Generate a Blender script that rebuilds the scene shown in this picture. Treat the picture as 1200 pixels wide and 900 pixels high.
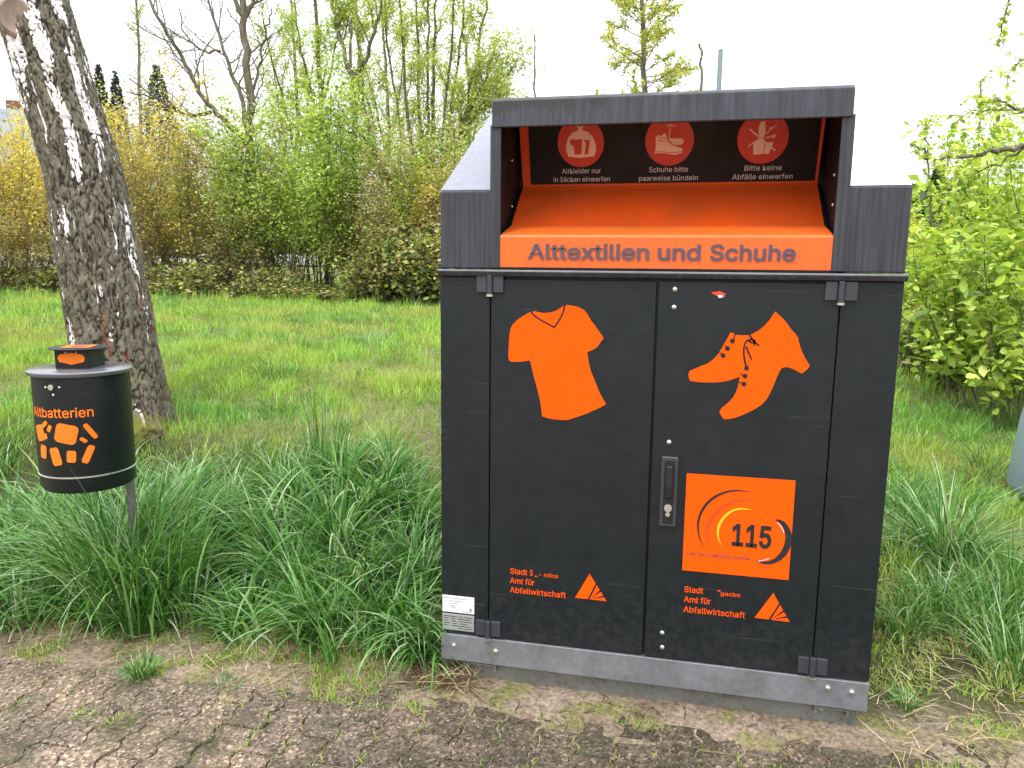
import bpy, bmesh, math, random
import numpy as np
from mathutils import Vector, Matrix, noise as mnoise
from mathutils.geometry import tessellate_polygon

for o in list(bpy.data.objects):
    bpy.data.objects.remove(o)
SC = bpy.context.scene
COL = SC.collection
R = math.radians

# ------------------------------------------------------------------ camera
CAM = np.array([.800, -2.472, 1.504]); YAW, PITCH, ROLL, FPX = .2171, -.1536, .0105, 880.
cF = np.array([-math.sin(YAW)*math.cos(PITCH), math.cos(YAW)*math.cos(PITCH), math.sin(PITCH)])
_r = np.array([math.cos(YAW), math.sin(YAW), 0]); _u = np.cross(_r, cF)
cR = _r*math.cos(ROLL) + _u*math.sin(ROLL); cU = -_r*math.sin(ROLL) + _u*math.cos(ROLL)
cd = bpy.data.cameras.new('camera'); cam = bpy.data.objects.new('camera', cd); COL.objects.link(cam)
cd.sensor_width = 36; cd.lens = 36*FPX/1200; cd.clip_start = .05; cd.clip_end = 2000
cam.matrix_world = Matrix(((cR[0], cU[0], -cF[0], CAM[0]), (cR[1], cU[1], -cF[1], CAM[1]), (cR[2], cU[2], -cF[2], CAM[2]), (0, 0, 0, 1)))
SC.camera = cam

# ------------------------------------------------------------------ light: bright thin overcast
SUN_EL, SUN_AZ = R(64), R(205)          # azimuth clockwise from +Y: behind the camera and a little to its left
w = bpy.data.worlds.new('World'); SC.world = w; w.use_nodes = True
nt = w.node_tree; nt.nodes.clear()
wo = nt.nodes.new('ShaderNodeOutputWorld'); bg = nt.nodes.new('ShaderNodeBackground')
sky = nt.nodes.new('ShaderNodeTexSky'); sky.sky_type = 'NISHITA'; sky.sun_disc = False
sky.sun_elevation = SUN_EL; sky.sun_rotation = SUN_AZ; sky.air_density = 1.5; sky.dust_density = 4.0
mixc = nt.nodes.new('ShaderNodeMix'); mixc.data_type = 'RGBA'; mixc.inputs[0].default_value = .88
# the cloud layer, in the sky texture's own units: an overcast sky is about three times brighter overhead than at the horizon
wtc = nt.nodes.new('ShaderNodeTexCoord'); wsx = nt.nodes.new('ShaderNodeSeparateXYZ'); nt.links.new(wtc.outputs['Generated'], wsx.inputs[0])
wmr = nt.nodes.new('ShaderNodeMapRange'); wmr.inputs['From Min'].default_value = 0; wmr.inputs['From Max'].default_value = 1
wmr.inputs['To Min'].default_value = 5.8; wmr.inputs['To Max'].default_value = 20; nt.links.new(wsx.outputs['Z'], wmr.inputs['Value'])
wvm = nt.nodes.new('ShaderNodeVectorMath'); wvm.operation = 'SCALE'; wvm.inputs[0].default_value = (.97, 1.0, 1.045); nt.links.new(wmr.outputs[0], wvm.inputs['Scale'])
nt.links.new(wvm.outputs[0], mixc.inputs[7])
nt.links.new(sky.outputs[0], mixc.inputs[6]); nt.links.new(mixc.outputs[2], bg.inputs[0])
bg.inputs[1].default_value = .15
nt.links.new(bg.outputs[0], wo.inputs[0])
sl = bpy.data.lights.new('sun', 'SUN'); sl.energy = 1.5; sl.angle = R(14); sl.color = (1, .96, .9)
so = bpy.data.objects.new('sun', sl); COL.objects.link(so)
sdir = Vector((math.sin(SUN_AZ)*math.cos(SUN_EL), math.cos(SUN_AZ)*math.cos(SUN_EL), math.sin(SUN_EL)))
so.rotation_euler = sdir.to_track_quat('Z', 'Y').to_euler()
SC.view_settings.view_transform = 'Standard'; SC.view_settings.look = 'None'
SC.view_settings.exposure = .42; SC.view_settings.gamma = 1
SC.cycles.max_bounces = 8; SC.cycles.transparent_max_bounces = 8

# ------------------------------------------------------------------ helpers
def ray(px, py): return cF + cR*(px-600)/FPX + cU*(450-py)/FPX
def at(px, py, D): return CAM + ray(px, py)*D
def front(px, py, y=0.):
    d = ray(px, py); t = (y-CAM[1])/d[1]; p = CAM + d*t
    return (p[0], p[2])

def link(o, parent=None):
    COL.objects.link(o)
    if parent is not None: o.parent = parent
    return o
def tag(o, label=None, cat=None, group=None, kind=None):
    if label: o['label'] = label
    if cat: o['category'] = cat
    if group: o['group'] = group
    if kind: o['kind'] = kind
    return o
def thing(name, label, cat, loc=(0, 0, 0), rz=0, group=None):
    o = bpy.data.objects.new(name, None); o.empty_display_size = .1
    link(o); o.location = loc; o.rotation_euler = (0, 0, rz)
    return tag(o, label, cat, group)

class MB:
    """collects shapes for ONE mesh object"""
    def __init__(s): s.v = []; s.f = []
    def add(s, vs, fs):
        b = len(s.v); s.v += [tuple(map(float, p)) for p in vs]; s.f += [tuple(b+i for i in q) for q in fs]; return s
    def box(s, x0, x1, y0, y1, z0, z1):
        return s.add([(x0,y0,z0),(x1,y0,z0),(x1,y1,z0),(x0,y1,z0),(x0,y0,z1),(x1,y0,z1),(x1,y1,z1),(x0,y1,z1)],
                     [(0,3,2,1),(4,5,6,7),(0,1,5,4),(1,2,6,5),(2,3,7,6),(3,0,4,7)])
    def prism_x(s, prof, x0, x1):          # prof: (y,z) polygon, extruded along x
        n = len(prof)
        vs = [(x0, y, z) for y, z in prof] + [(x1, y, z) for y, z in prof]
        fs = [tuple(range(n))[::-1], tuple(range(n, 2*n))] + [(i, (i+1) % n, n+(i+1) % n, n+i) for i in range(n)]
        return s.add(vs, fs)
    def cyl(s, p0, p1, r0, r1=None, n=16, cap=True):
        r1 = r0 if r1 is None else r1
        p0 = Vector(p0); p1 = Vector(p1); d = (p1-p0).normalized()
        a = d.orthogonal().normalized(); b = d.cross(a)
        vs = []
        for p, r in ((p0, r0), (p1, r1)):
            for i in range(n):
                t = 2*math.pi*i/n; vs.append(p + a*math.cos(t)*r + b*math.sin(t)*r)
        fs = [(i, (i+1) % n, n+(i+1) % n, n+i) for i in range(n)]
        if cap: fs += [tuple(range(n))[::-1], tuple(range(n, 2*n))]
        return s.add(vs, fs)
    def lathe(s, prof, c=(0, 0), n=48):    # prof: (r,z)
        vs = [(c[0]+r*math.cos(2*math.pi*i/n), c[1]+r*math.sin(2*math.pi*i/n), z) for r, z in prof for i in range(n)]
        fs = [(k*n+i, k*n+(i+1) % n, (k+1)*n+(i+1) % n, (k+1)*n+i) for k in range(len(prof)-1) for i in range(n)]
        fs += [tuple(range(n))[::-1], tuple(range((len(prof)-1)*n, len(prof)*n))]
        return s.add(vs, fs)
    def dome(s, c, axis, r, h, n=12):      # bolt head
        c = Vector(c); d = Vector(axis).normalized(); a = d.orthogonal().normalized(); b = d.cross(a)
        vs = []; k = 4
        for j in range(k):
            t = j/k*math.pi/2
            for i in range(n):
                q = 2*math.pi*i/n; vs.append(c + d*h*math.sin(t) + (a*math.cos(q)+b*math.sin(q))*r*math.cos(t))
        vs.append(c+d*h)
        fs = [(j*n+i, j*n+(i+1) % n, (j+1)*n+(i+1) % n, (j+1)*n+i) for j in range(k-1) for i in range(n)]
        fs += [((k-1)*n+i, (k-1)*n+(i+1) % n, k*n) for i in range(n)]
        return s.add(vs, fs)
    def poly(s, pts3):
        tri = tessellate_polygon([[Vector(p) for p in pts3]])
        return s.add(pts3, [tuple(t) for t in tri])
    def build(s, name, mat, parent=None, bevel=0, smooth=False, seg=2):
        me = bpy.data.meshes.new(name); me.from_pydata(s.v, [], s.f); me.update()
        bm = bmesh.new(); bm.from_mesh(me); bmesh.ops.recalc_face_normals(bm, faces=bm.faces)
        if smooth:
            for f in bm.faces: f.smooth = True
        bm.to_mesh(me); bm.free()
        me.materials.append(mat)
        o = link(bpy.data.objects.new(name, me), parent)
        if bevel:
            m = o.modifiers.new('bevel', 'BEVEL'); m.width = bevel; m.segments = seg; m.limit_method = 'ANGLE'; m.harden_normals = False
        if smooth:
            m = o.modifiers.new('edges', 'EDGE_SPLIT'); m.split_angle = R(40)
        return o

def np_mesh(name, V, F, mat, parent=None, col=None, smooth=False, attrs=None):
    """V (n,3); F (m,k) all same k"""
    me = bpy.data.meshes.new(name); V = np.ascontiguousarray(V, dtype=np.float32); F = np.ascontiguousarray(F, dtype=np.int32)
    k = F.shape[1]
    me.vertices.add(len(V)); me.vertices.foreach_set('co', V.ravel())
    me.loops.add(F.size); me.loops.foreach_set('vertex_index', F.ravel())
    me.polygons.add(len(F)); me.polygons.foreach_set('loop_start', np.arange(0, F.size, k, dtype=np.int32))
    if smooth: me.polygons.foreach_set('use_smooth', np.ones(len(F), dtype=bool))
    me.update(calc_edges=True)
    if col is not None:
        a = me.color_attributes.new('tint', 'FLOAT_COLOR', 'POINT')
        c = np.ones((len(V), 4), dtype=np.float32); c[:, :3] = col; a.data.foreach_set('color', c.ravel())
    for an, av in (attrs or {}).items():
        a = me.attributes.new(an, 'FLOAT', 'POINT'); a.data.foreach_set('value', np.ascontiguousarray(av, dtype=np.float32))
    me.materials.append(mat)
    return link(bpy.data.objects.new(name, me), parent)

# value noise for numpy
_rs = np.random.RandomState(5); _T = _rs.rand(256, 256)
def vn(x, y, f=1., o=0):
    x = np.asarray(x)*f + 31.7*o; y = np.asarray(y)*f + 17.3*o
    xi = np.floor(x).astype(int); yi = np.floor(y).astype(int); fx = x-xi; fy = y-yi
    fx = fx*fx*(3-2*fx); fy = fy*fy*(3-2*fy)
    g = lambda a, b: _T[a % 256, b % 256]
    return (g(xi, yi)*(1-fx)+g(xi+1, yi)*fx)*(1-fy) + (g(xi, yi+1)*(1-fx)+g(xi+1, yi+1)*fx)*fy
def fbm(x, y, f=1., n=4, o=0): return sum(vn(x, y, f*2**i, o+i)/2**i for i in range(n))/sum(1/2**i for i in range(n))
def sst(x, a, b):
    t = np.clip((np.asarray(x)-a)/(b-a), 0, 1); return t*t*(3-2*t)

# ------------------------------------------------------------------ materials
def newmat(name):
    m = bpy.data.materials.new(name); m.use_nodes = True
    n = m.node_tree.nodes; return m, n, m.node_tree.links, n['Principled BSDF']
def ramp(n, l, src, stops):
    r = n.new('ShaderNodeValToRGB'); cr = r.color_ramp
    while len(cr.elements) < len(stops): cr.elements.new(.5)
    for e, (p, c) in zip(cr.elements, stops): e.position = p; e.color = (*c, 1) if len(c) == 3 else c
    l.new(src, r.inputs[0]); return r
def mixn(n, l, fac, a, b):
    m = n.new('ShaderNodeMix'); m.data_type = 'RGBA'
    for i, s in ((0, fac), (6, a), (7, b)):
        if hasattr(s, 'is_linked'): l.new(s, m.inputs[i])
        elif i == 0: m.inputs[0].default_value = s
        else: m.inputs[i].default_value = (*s, 1)
    return m.outputs[2]
def noise_n(n, l, scale, detail=5, vec=None, rough=.55, stretch=None, coord='Object'):
    tc = n.new('ShaderNodeTexCoord'); src = tc.outputs[coord]
    if stretch:
        mp = n.new('ShaderNodeMapping'); mp.inputs['Scale'].default_value = stretch; l.new(src, mp.inputs[0]); src = mp.outputs[0]
    t = n.new('ShaderNodeTexNoise'); t.inputs['Scale'].default_value = scale; t.inputs['Detail'].default_value = detail
    t.inputs['Roughness'].default_value = rough; l.new(src, t.inputs[0]); return t.outputs[0]
def bump(n, l, b, h, dist=.002, strength=.5):
    q = n.new('ShaderNodeBump'); q.inputs['Distance'].default_value = dist; q.inputs['Strength'].default_value = strength
    l.new(h, q.inputs['Height']); l.new(q.outputs[0], b.inputs['Normal'])

def paint(name, base, rough=.45, wear=(.12, .12, .13), wearamt=.10, streak=0, streakcol=(.02, .02, .022), scale=6, speck=True, spec=.5, scratch=0., mud=0., mould=False):
    m, n, l, b = newmat(name)
    t = noise_n(n, l, scale, 6)
    r = ramp(n, l, t, [(.35, (0, 0, 0)), (.75, (wearamt,)*3)])
    c = mixn(n, l, r.outputs[0], base, wear)
    if streak:
        s = noise_n(n, l, 9, 5, stretch=(9, 9, .35))
        rr = ramp(n, l, s, [(.38, (0, 0, 0)), (.62, (streak,)*3)])
        c = mixn(n, l, rr.outputs[0], c, streakcol)
    if speck:
        q = noise_n(n, l, 150, 2)
        rq = ramp(n, l, q, [(.72, (0, 0, 0)), (.78, (.35,)*3)])
        c = mixn(n, l, rq.outputs[0], c, tuple(min(.5, x*2.5+.05) for x in base))
    if scratch:
        for k, (rt, sc_) in enumerate((((0, .6, 0), 5), ((0, -.35, 0), 3.2), ((0, 1.2, 0), 4.1))):
            tc = n.new('ShaderNodeTexCoord'); mp = n.new('ShaderNodeMapping'); mp.inputs['Rotation'].default_value = rt; mp.inputs['Scale'].default_value = (.5, 1, 26); mp.inputs['Location'].default_value = (k*3.1, 0, k*7.7)
            l.new(tc.outputs['Object'], mp.inputs[0]); tn = n.new('ShaderNodeTexNoise'); tn.inputs['Scale'].default_value = sc_; tn.inputs['Detail'].default_value = 2; l.new(mp.outputs[0], tn.inputs[0])
            rs_ = ramp(n, l, tn.outputs[0], [(.735, (0, 0, 0)), (.75, (scratch,)*3), (.765, (0, 0, 0))]); c = mixn(n, l, rs_.outputs[0], c, (.11, .11, .115))
    if mould:      # black algae creeping down from the top edge, thickest at the left end
        tc = n.new('ShaderNodeTexCoord'); sx = n.new('ShaderNodeSeparateXYZ'); l.new(tc.outputs['Object'], sx.inputs[0])
        mz = n.new('ShaderNodeMapRange'); mz.inputs['From Min'].default_value = 1.98; mz.inputs['From Max'].default_value = 2.045; l.new(sx.outputs['Z'], mz.inputs[0])
        mx_ = n.new('ShaderNodeMapRange'); mx_.inputs['From Min'].default_value = 1.0; mx_.inputs['From Max'].default_value = .2; l.new(sx.outputs['X'], mx_.inputs[0])
        pr = n.new('ShaderNodeMath'); pr.operation = 'MULTIPLY'; l.new(mz.outputs[0], pr.inputs[0]); l.new(mx_.outputs[0], pr.inputs[1])
        mn_ = noise_n(n, l, 14, 7, rough=.75, stretch=(1.6, 1.6, .5)); ml = n.new('ShaderNodeMath'); ml.operation = 'MULTIPLY_ADD'; ml.inputs[1].default_value = .35; l.new(pr.outputs[0], ml.inputs[0]); l.new(mn_, ml.inputs[2])
        rm_ = ramp(n, l, ml.outputs[0], [(.56, (0, 0, 0)), (.68, (.9,)*3)]); c = mixn(n, l, rm_.outputs[0], c, (.014, .015, .012))
    if mud:
        tc = n.new('ShaderNodeTexCoord'); sx = n.new('ShaderNodeSeparateXYZ'); l.new(tc.outputs['Object'], sx.inputs[0])
        mr = n.new('ShaderNodeMapRange'); mr.inputs['From Min'].default_value = .55; mr.inputs['From Max'].default_value = .15; l.new(sx.outputs['Z'], mr.inputs[0])
        mn_ = noise_n(n, l, 26, 7, rough=.75); ml = n.new('ShaderNodeMath'); ml.operation = 'MULTIPLY_ADD'; ml.inputs[1].default_value = .22; l.new(mr.outputs[0], ml.inputs[0]); l.new(mn_, ml.inputs[2])
        rm_ = ramp(n, l, ml.outputs[0], [(.60, (0, 0, 0)), (.85, (mud,)*3)]); c = mixn(n, l, rm_.outputs[0], c, (.10, .09, .075))
    l.new(c, b.inputs['Base Color'])
    t2 = noise_n(n, l, 22, 4)
    r2 = ramp(n, l, t2, [(.3, (rough-.07,)*3), (.8, (rough+.15,)*3)]); l.new(r2.outputs[0], b.inputs['Roughness'])
    t3 = noise_n(n, l, 3, 3); bump(n, l, b, t3, .004, .25)
    b.inputs['Specular IOR Level'].default_value = spec
    return m
M = {}
M['anthracite'] = paint('anthracite_paint', (.0068, .0102, .0128), .40, wearamt=.04, spec=.36, scratch=.5, mud=.18, speck=False)
M['weathered'] = paint('weathered_anthracite', (.036, .037, .050), .48, wear=(.06, .06, .08), wearamt=.6, streak=.75, streakcol=(.013, .014, .017))
M['mouldy'] = paint('mouldy_weathered_anthracite', (.036, .037, .050), .48, wear=(.06, .06, .08), wearamt=.6, streak=.75, streakcol=(.013, .014, .017), mould=True)
M['inner_dark'] = paint('inner_dark_paint', (.009, .008, .008), .55, spec=.2)
M['hinge'] = paint('hinge_paint', (.035, .038, .048), .38)
M['orange_decal'] = paint('orange_decal', (.95, .098, .002), .6, wear=(.8, .085, .004), wearamt=.3, speck=False, spec=.08)
M['orange_paint'] = paint('orange_paint', (.95, .135, .008), .45, wear=(.50, .10, .02), wearamt=.75, streak=.3, streakcol=(.35, .08, .025), scratch=.25)
M['orange_bin'] = paint('sun_faded_orange_decal', (.92, .21, .022), .6, wear=(.8, .15, .02), wearamt=.4, speck=False, spec=.08)
M['orange_shaded'] = paint('shaded_orange_paint', (.80, .088, .008), .42, wear=(.45, .07, .015), wearamt=.6, spec=.35)  # redder and darker than the lip: shade under the hood put into the colour
M['disc_red'] = paint('pictogram_red', (.58, .034, .016), .5, speck=False)
M['pale_print'] = paint('pale_print', (.85, .55, .45), .6, speck=False)
M['text_pale'] = paint('pale_lettering', (.62, .58, .58), .6, speck=False)
M['text_dark'] = paint('dark_lettering', (.075, .055, .085), .5, wear=(.2, .09, .06), wearamt=.35, speck=False)
M['black'] = paint('black_plastic', (.008, .008, .009), .3, speck=False)
M['print_black'] = paint('black_print', (.008, .008, .009), .5, speck=False)
M['print_red'] = paint('red_print', (.8, .045, .01), .5, speck=False)
M['print_yellow'] = paint('yellow_print', (.95, .5, .01), .5, speck=False)
M['white'] = paint('white_sticker', (.8, .8, .82), .45, speck=False)
M['plate'] = paint('plate_grey', (.3, .31, .3), .4, speck=False)
M['bolt'], _n, _l, _b = newmat('zinc_bolt'); _b.inputs['Metallic'].default_value = .9; _b.inputs['Base Color'].default_value = (.62, .62, .6, 1); _b.inputs['Roughness'].default_value = .35

def galv(name, a, b_, rough=.5, metal=.55, streak=True):
    m, n, l, b = newmat(name)
    v = n.new('ShaderNodeTexVoronoi'); v.inputs['Scale'].default_value = 45
    tc = n.new('ShaderNodeTexCoord'); l.new(tc.outputs['Object'], v.inputs[0])
    t = noise_n(n, l, 7, 8, rough=.7)
    mx = n.new('ShaderNodeMath'); mx.operation = 'MULTIPLY_ADD'; mx.inputs[1].default_value = .25
    l.new(v.outputs['Distance'], mx.inputs[0]); l.new(t, mx.inputs[2])
    r = ramp(n, l, mx.outputs[0], [(.35, a), (.62, b_), (.8, tuple(min(1, x*1.15) for x in b_))])
    c = r.outputs[0]
    if streak:
        s = noise_n(n, l, 8, 6, stretch=(3, 3, 1.2), rough=.7)
        rr = ramp(n, l, s, [(.5, (0, 0, 0)), (.75, (.4,)*3)]); c = mixn(n, l, rr.outputs[0], c, (.2, .195, .18))
    l.new(c, b.inputs['Base Color']); b.inputs['Metallic'].default_value = metal
    r2 = ramp(n, l, t, [(.3, (rough-.1,)*3), (.7, (rough+.12,)*3)]); l.new(r2.outputs[0], b.inputs['Roughness'])
    bump(n, l, b, t, .002, .3)
    return m
M['galv'] = galv('galvanised_steel', (.19, .20, .215), (.25, .26, .28))
M['galv_dark'] = galv('dirty_galvanised_steel', (.10, .10, .09), (.2, .2, .18), .6, .4)
M['roof_sheet'] = galv('sky_pale_roof_sheet', (.11, .115, .145), (.18, .185, .23), .4, .0, streak=False)  # left slope: pale base colour carries some of the sky's sheen
M['sky_white_sheet'] = galv('sky_white_roof_sheet', (.50, .51, .54), (.66, .67, .70), .32, .75, streak=False)  # right slope: the sky's white reflection put into the sheet's colour

def leafmat(name, trans=.35, rough=.5, spec=.35):
    m, n, l, b = newmat(name)
    a = n.new('ShaderNodeAttribute'); a.attribute_name = 'tint'
    l.new(a.outputs['Color'], b.inputs['Base Color']); b.inputs['Roughness'].default_value = rough; b.inputs['Specular IOR Level'].default_value = spec
    t = n.new('ShaderNodeBsdfTranslucent')
    g = n.new('ShaderNodeMix'); g.data_type = 'RGBA'; g.blend_type = 'MULTIPLY'; g.inputs[0].default_value = 1
    l.new(a.outputs['Color'], g.inputs[6]); g.inputs[7].default_value = (1.25, 1.25, .7, 1); l.new(g.outputs[2], t.inputs[0])
    ms = n.new('ShaderNodeMixShader'); ms.inputs[0].default_value = trans
    l.new(b.outputs[0], ms.inputs[1]); l.new(t.outputs[0], ms.inputs[2]); l.new(ms.outputs[0], n['Material Output'].inputs[0])
    return m
M['leaf'] = leafmat('foliage'); M['grass'] = leafmat('grass_blades', .28, .42, .3); M['dry'] = leafmat('dry_matter', .1, .8, .1)

def woodmat(name, a, b_, sc=14, disp=.01):
    m, n, l, b = newmat(name)
    t = noise_n(n, l, sc, 8, stretch=(1, 1, .3), rough=.7)
    r = ramp(n, l, t, [(.35, a), (.7, b_)]); l.new(r.outputs[0], b.inputs['Base Color'])
    b.inputs['Roughness'].default_value = .85; b.inputs['Specular IOR Level'].default_value = .2; bump(n, l, b, t, disp, .7)
    return m
M['wood'] = woodmat('grey_brown_bark', (.075, .065, .045), (.20, .175, .125))
M['wood_green'] = woodmat('mossy_bark', (.055, .055, .03), (.16, .155, .08))
M['twig'] = woodmat('brown_twigs', (.12, .085, .055), (.30, .22, .14))

# ------------------------------------------------------------------ terrain
_Ly, _Lz = [-5, -.15, .3, 1.4, 2.5, 6, 16, 60, 400], [0, 0, .08, .50, .62, .75, .95, 1.5, 3]
_Ry, _Rz = [-5, 0, .6, 3, 5.5, 9, 16, 60, 400], [0, 0, .03, .22, .42, .62, .95, 1.5, 3]
def H(x, y):
    x = np.asarray(x, dtype=float); y = np.asarray(y, dtype=float)
    L = sum(np.interp(y+d, _Ly, _Lz) for d in (-.15, 0, .15))/3; Rr = np.interp(y, _Ry, _Rz)
    k = 1-sst(x, -.9, -.08)
    k = np.maximum(k, sst(y, 1.4, 3.5)*(1-sst(x, .5, 2.5)))
    z = L*k + Rr*(1-k)
    out = sst(y + .12*(fbm(x, 0*x, 2.2, 3)-.5), -.36, -.02)
    z = z - .0135*(1-out) + .005*out + .006*sst(fbm(x, y, 2.1, 3, 90), .5, .68)*(1-out) + (fbm(x, y, 9, 3, 3)-.5)*.022*out*(1-.4*sst(np.abs(x-.73), .8, .5)) + (vn(x, y, 2.4, 7)-.5)*.05*sst(y, .2, 1.2)*sst(np.abs(x-.73), .8, 1.2)
    z = z + (fbm(x, y, 28, 2, 5)-.5)*.004
    return z
def ground_at(px, py):
    d = ray(px, py); t = .5
    while t < 60:
        p = CAM + d*t
        if p[2] <= H(p[0], p[1]): break
        t += .02 + t*.002
    p[2] = float(H(p[0], p[1])); return p
def gz(x, y): return float(H(x, y))

def axis(lo, hi, step, far):
    a = list(np.arange(lo, hi, step)); s = step; v = a[-1]
    while v < far: s *= 1.22; v += s; a.append(v)
    s = step; v = a[0]; b = []
    while v > -far: s *= 1.22; v -= s; b.append(v)
    return np.array(b[::-1]+a)
gx = axis(-3.2, 2.8, .022, 500); gy = axis(-1.1, 1.6, .022, 500)
X, Y = np.meshgrid(gx, gy); Z = H(X, Y); nx, ny = len(gx), len(gy)
idx = np.arange(nx*ny).reshape(ny, nx)
Fq = np.stack([idx[:-1, :-1], idx[:-1, 1:], idx[1:, 1:], idx[1:, :-1]], -1).reshape(-1, 4)
# what the soil is covered with: 0 sand and dust, 1 turf
turf = sst(Y + .3*(fbm(X, Y, 3, 3, 9)-.5), .05, .35)
bare = .4*sst(fbm(X, Y, 1.3, 4, 12), .62, .74)*sst(Y, .8, 1.5)*(1-sst(Y, 5.5, 9))

def ground_mat():
    m, n, l, b = newmat('ground_soil')
    a = n.new('ShaderNodeAttribute'); a.attribute_name = 'turf'
    a2 = n.new('ShaderNodeAttribute'); a2.attribute_name = 'bare'
    t = noise_n(n, l, 3.2, 8, rough=.65); f = noise_n(n, l, 55, 6, rough=.75)
    sand = ramp(n, l, t, [(.3, (.17, .12, .085)), (.5, (.30, .23, .165)), (.68, (.40, .31, .24))])
    grit = ramp(n, l, f, [(.35, (.35, .35, .35)), (.6, (1, 1, 1)), (.75, (1.5, 1.4, 1.3))])
    g = n.new('ShaderNodeMix'); g.data_type = 'RGBA'; g.blend_type = 'MULTIPLY'; g.inputs[0].default_value = 1
    l.new(sand.outputs[0], g.inputs[6]); l.new(grit.outputs[0], g.inputs[7])
    mo = noise_n(n, l, 5.5, 5, rough=.6); mr = ramp(n, l, mo, [(.5, (0, 0, 0)), (.62, (.7,)*3)])
    moss = ramp(n, l, f, [(.35, (.08, .09, .02)), (.65, (.22, .22, .06))])
    c = mixn(n, l, mr.outputs[0], g.outputs[2], moss.outputs[0])
    tf = ramp(n, l, f, [(.35, (.022, .024, .010)), (.65, (.075, .08, .03))])
    c = mixn(n, l, a.outputs['Fac'], c, tf.outputs[0])
    a5 = n.new('ShaderNodeAttribute'); a5.attribute_name = 'far'; t5 = ramp(n, l, f, [(.35, (.07, .085, .03)), (.65, (.19, .20, .08))])
    c = mixn(n, l, a5.outputs['Fac'], c, t5.outputs[0])
    br = ramp(n, l, f, [(.35, (.12, .09, .055)), (.65, (.26, .2, .13))])
    c = mixn(n, l, a2.outputs['Fac'], c, br.outputs[0])
    l.new(c, b.inputs['Base Color']); b.inputs['Roughness'].default_value = .95; b.inputs['Specular IOR Level'].default_value = .15
    bump(n, l, b, f, .008, .8)
    return m
gr = np_mesh('ground', np.stack([X, Y, Z], -1).reshape(-1, 3), Fq, ground_mat(), smooth=True, attrs={'turf': turf.ravel(), 'bare': bare.ravel(), 'far': sst(Y, 1.15, 1.6).ravel()})
tag(gr, kind='structure')

# ------------------------------------------------------------------ pavers (interlocking bone-shaped blocks)
def paver_mat():
    m, n, l, b = newmat('worn_concrete_paver')
    oi = n.new('ShaderNodeObjectInfo')
    t = noise_n(n, l, 3.0, 6, coord='Object'); f = noise_n(n, l, 120, 3, rough=.6)
    geo = n.new('ShaderNodeNewGeometry')
    tw = n.new('ShaderNodeTexNoise'); tw.inputs['Scale'].default_value = 2.6; tw.inputs['Detail'].default_value = 6; l.new(geo.outputs['Position'], tw.inputs[0])
    base = ramp(n, l, tw.outputs[0], [(.35, (.11, .09, .068)), (.5, (.18, .142, .108)), (.66, (.26, .20, .152))])
    ob = ramp(n, l, oi.outputs['Random'], [(0, (.88, .88, .9)), (1, (1.1, 1.06, 1.04))])
    g = n.new('ShaderNodeMix'); g.data_type = 'RGBA'; g.blend_type = 'MULTIPLY'; g.inputs[0].default_value = 1
    l.new(base.outputs[0], g.inputs[6]); l.new(ob.outputs[0], g.inputs[7])
    v = n.new('ShaderNodeTexVoronoi'); v.inputs['Scale'].default_value = 115; l.new(geo.outputs['Position'], v.inputs[0])
    # aggregate: each pebble its own grey, some nearly white, dark cement between
    cell = ramp(n, l, v.outputs['Color'], [(.15, (.25, .24, .23)), (.5, (.95, .93, .9)), (.74, (1.3, 1.25, 1.2)), (.86, (2.6, 2.45, 2.3))])
    g2 = n.new('ShaderNodeMix'); g2.data_type = 'RGBA'; g2.blend_type = 'MULTIPLY'; g2.inputs[0].default_value = .85
    l.new(g.outputs[2], g2.inputs[6]); l.new(cell.outputs[0], g2.inputs[7])
    v2 = n.new('ShaderNodeTexVoronoi'); v2.inputs['Scale'].default_value = 52; l.new(geo.outputs['Position'], v2.inputs[0])
    wr = ramp(n, l, v2.outputs['Distance'], [(.08, (.7,)*3), (.16, (0, 0, 0))])
    c = mixn(n, l, wr.outputs[0], g2.outputs[2], (.5, .46, .42))
    mo = n.new('ShaderNodeTexNoise'); mo.inputs['Scale'].default_value = 4.5; mo.inputs['Detail'].default_value = 7; mo.inputs['Roughness'].default_value = .7; l.new(geo.outputs['Position'], mo.inputs[0])
    mr = ramp(n, l, mo.outputs[0], [(.46, (0, 0, 0)), (.64, (.7,)*3)])
    c = mixn(n, l, mr.outputs[0], c, (.085, .08, .045))
    # algae film on the stones in front of the container, where rain runs off it
    sx = n.new('ShaderNodeSeparateXYZ'); l.new(geo.outputs['Position'], sx.inputs[0])
    mx_ = n.new('ShaderNodeMapRange'); mx_.inputs['From Min'].default_value = -.75; mx_.inputs['From Max'].default_value = .15; mx_.inputs['To Min'].default_value = -.12; mx_.inputs['To Max'].default_value = .14; l.new(sx.outputs['X'], mx_.inputs[0])
    av = n.new('ShaderNodeMath'); av.operation = 'ADD'; l.new(mx_.outputs[0], av.inputs[0]); l.new(mo.outputs[0], av.inputs[1])
    ar = ramp(n, l, av.outputs[0], [(.42, (0, 0, 0)), (.62, (.8,)*3)])
    g3 = n.new('ShaderNodeMix'); g3.data_type = 'RGBA'; g3.blend_type = 'MULTIPLY'; l.new(ar.outputs[0], g3.inputs[0]); l.new(c, g3.inputs[6]); g3.inputs[7].default_value = (.40, .42, .40, 1); c = g3.outputs[2]
    l.new(c, b.inputs['Base Color']); b.inputs['Roughness'].default_value = .9; b.inputs['Specular IOR Level'].default_value = .2
    ad = n.new('ShaderNodeMath'); ad.operation = 'ADD'; l.new(v.outputs['Distance'], ad.inputs[0]); l.new(f, ad.inputs[1])
    bump(n, l, b, ad.outputs[0], .004, .7)
    return m
M['paver'] = paver_mat()
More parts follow.
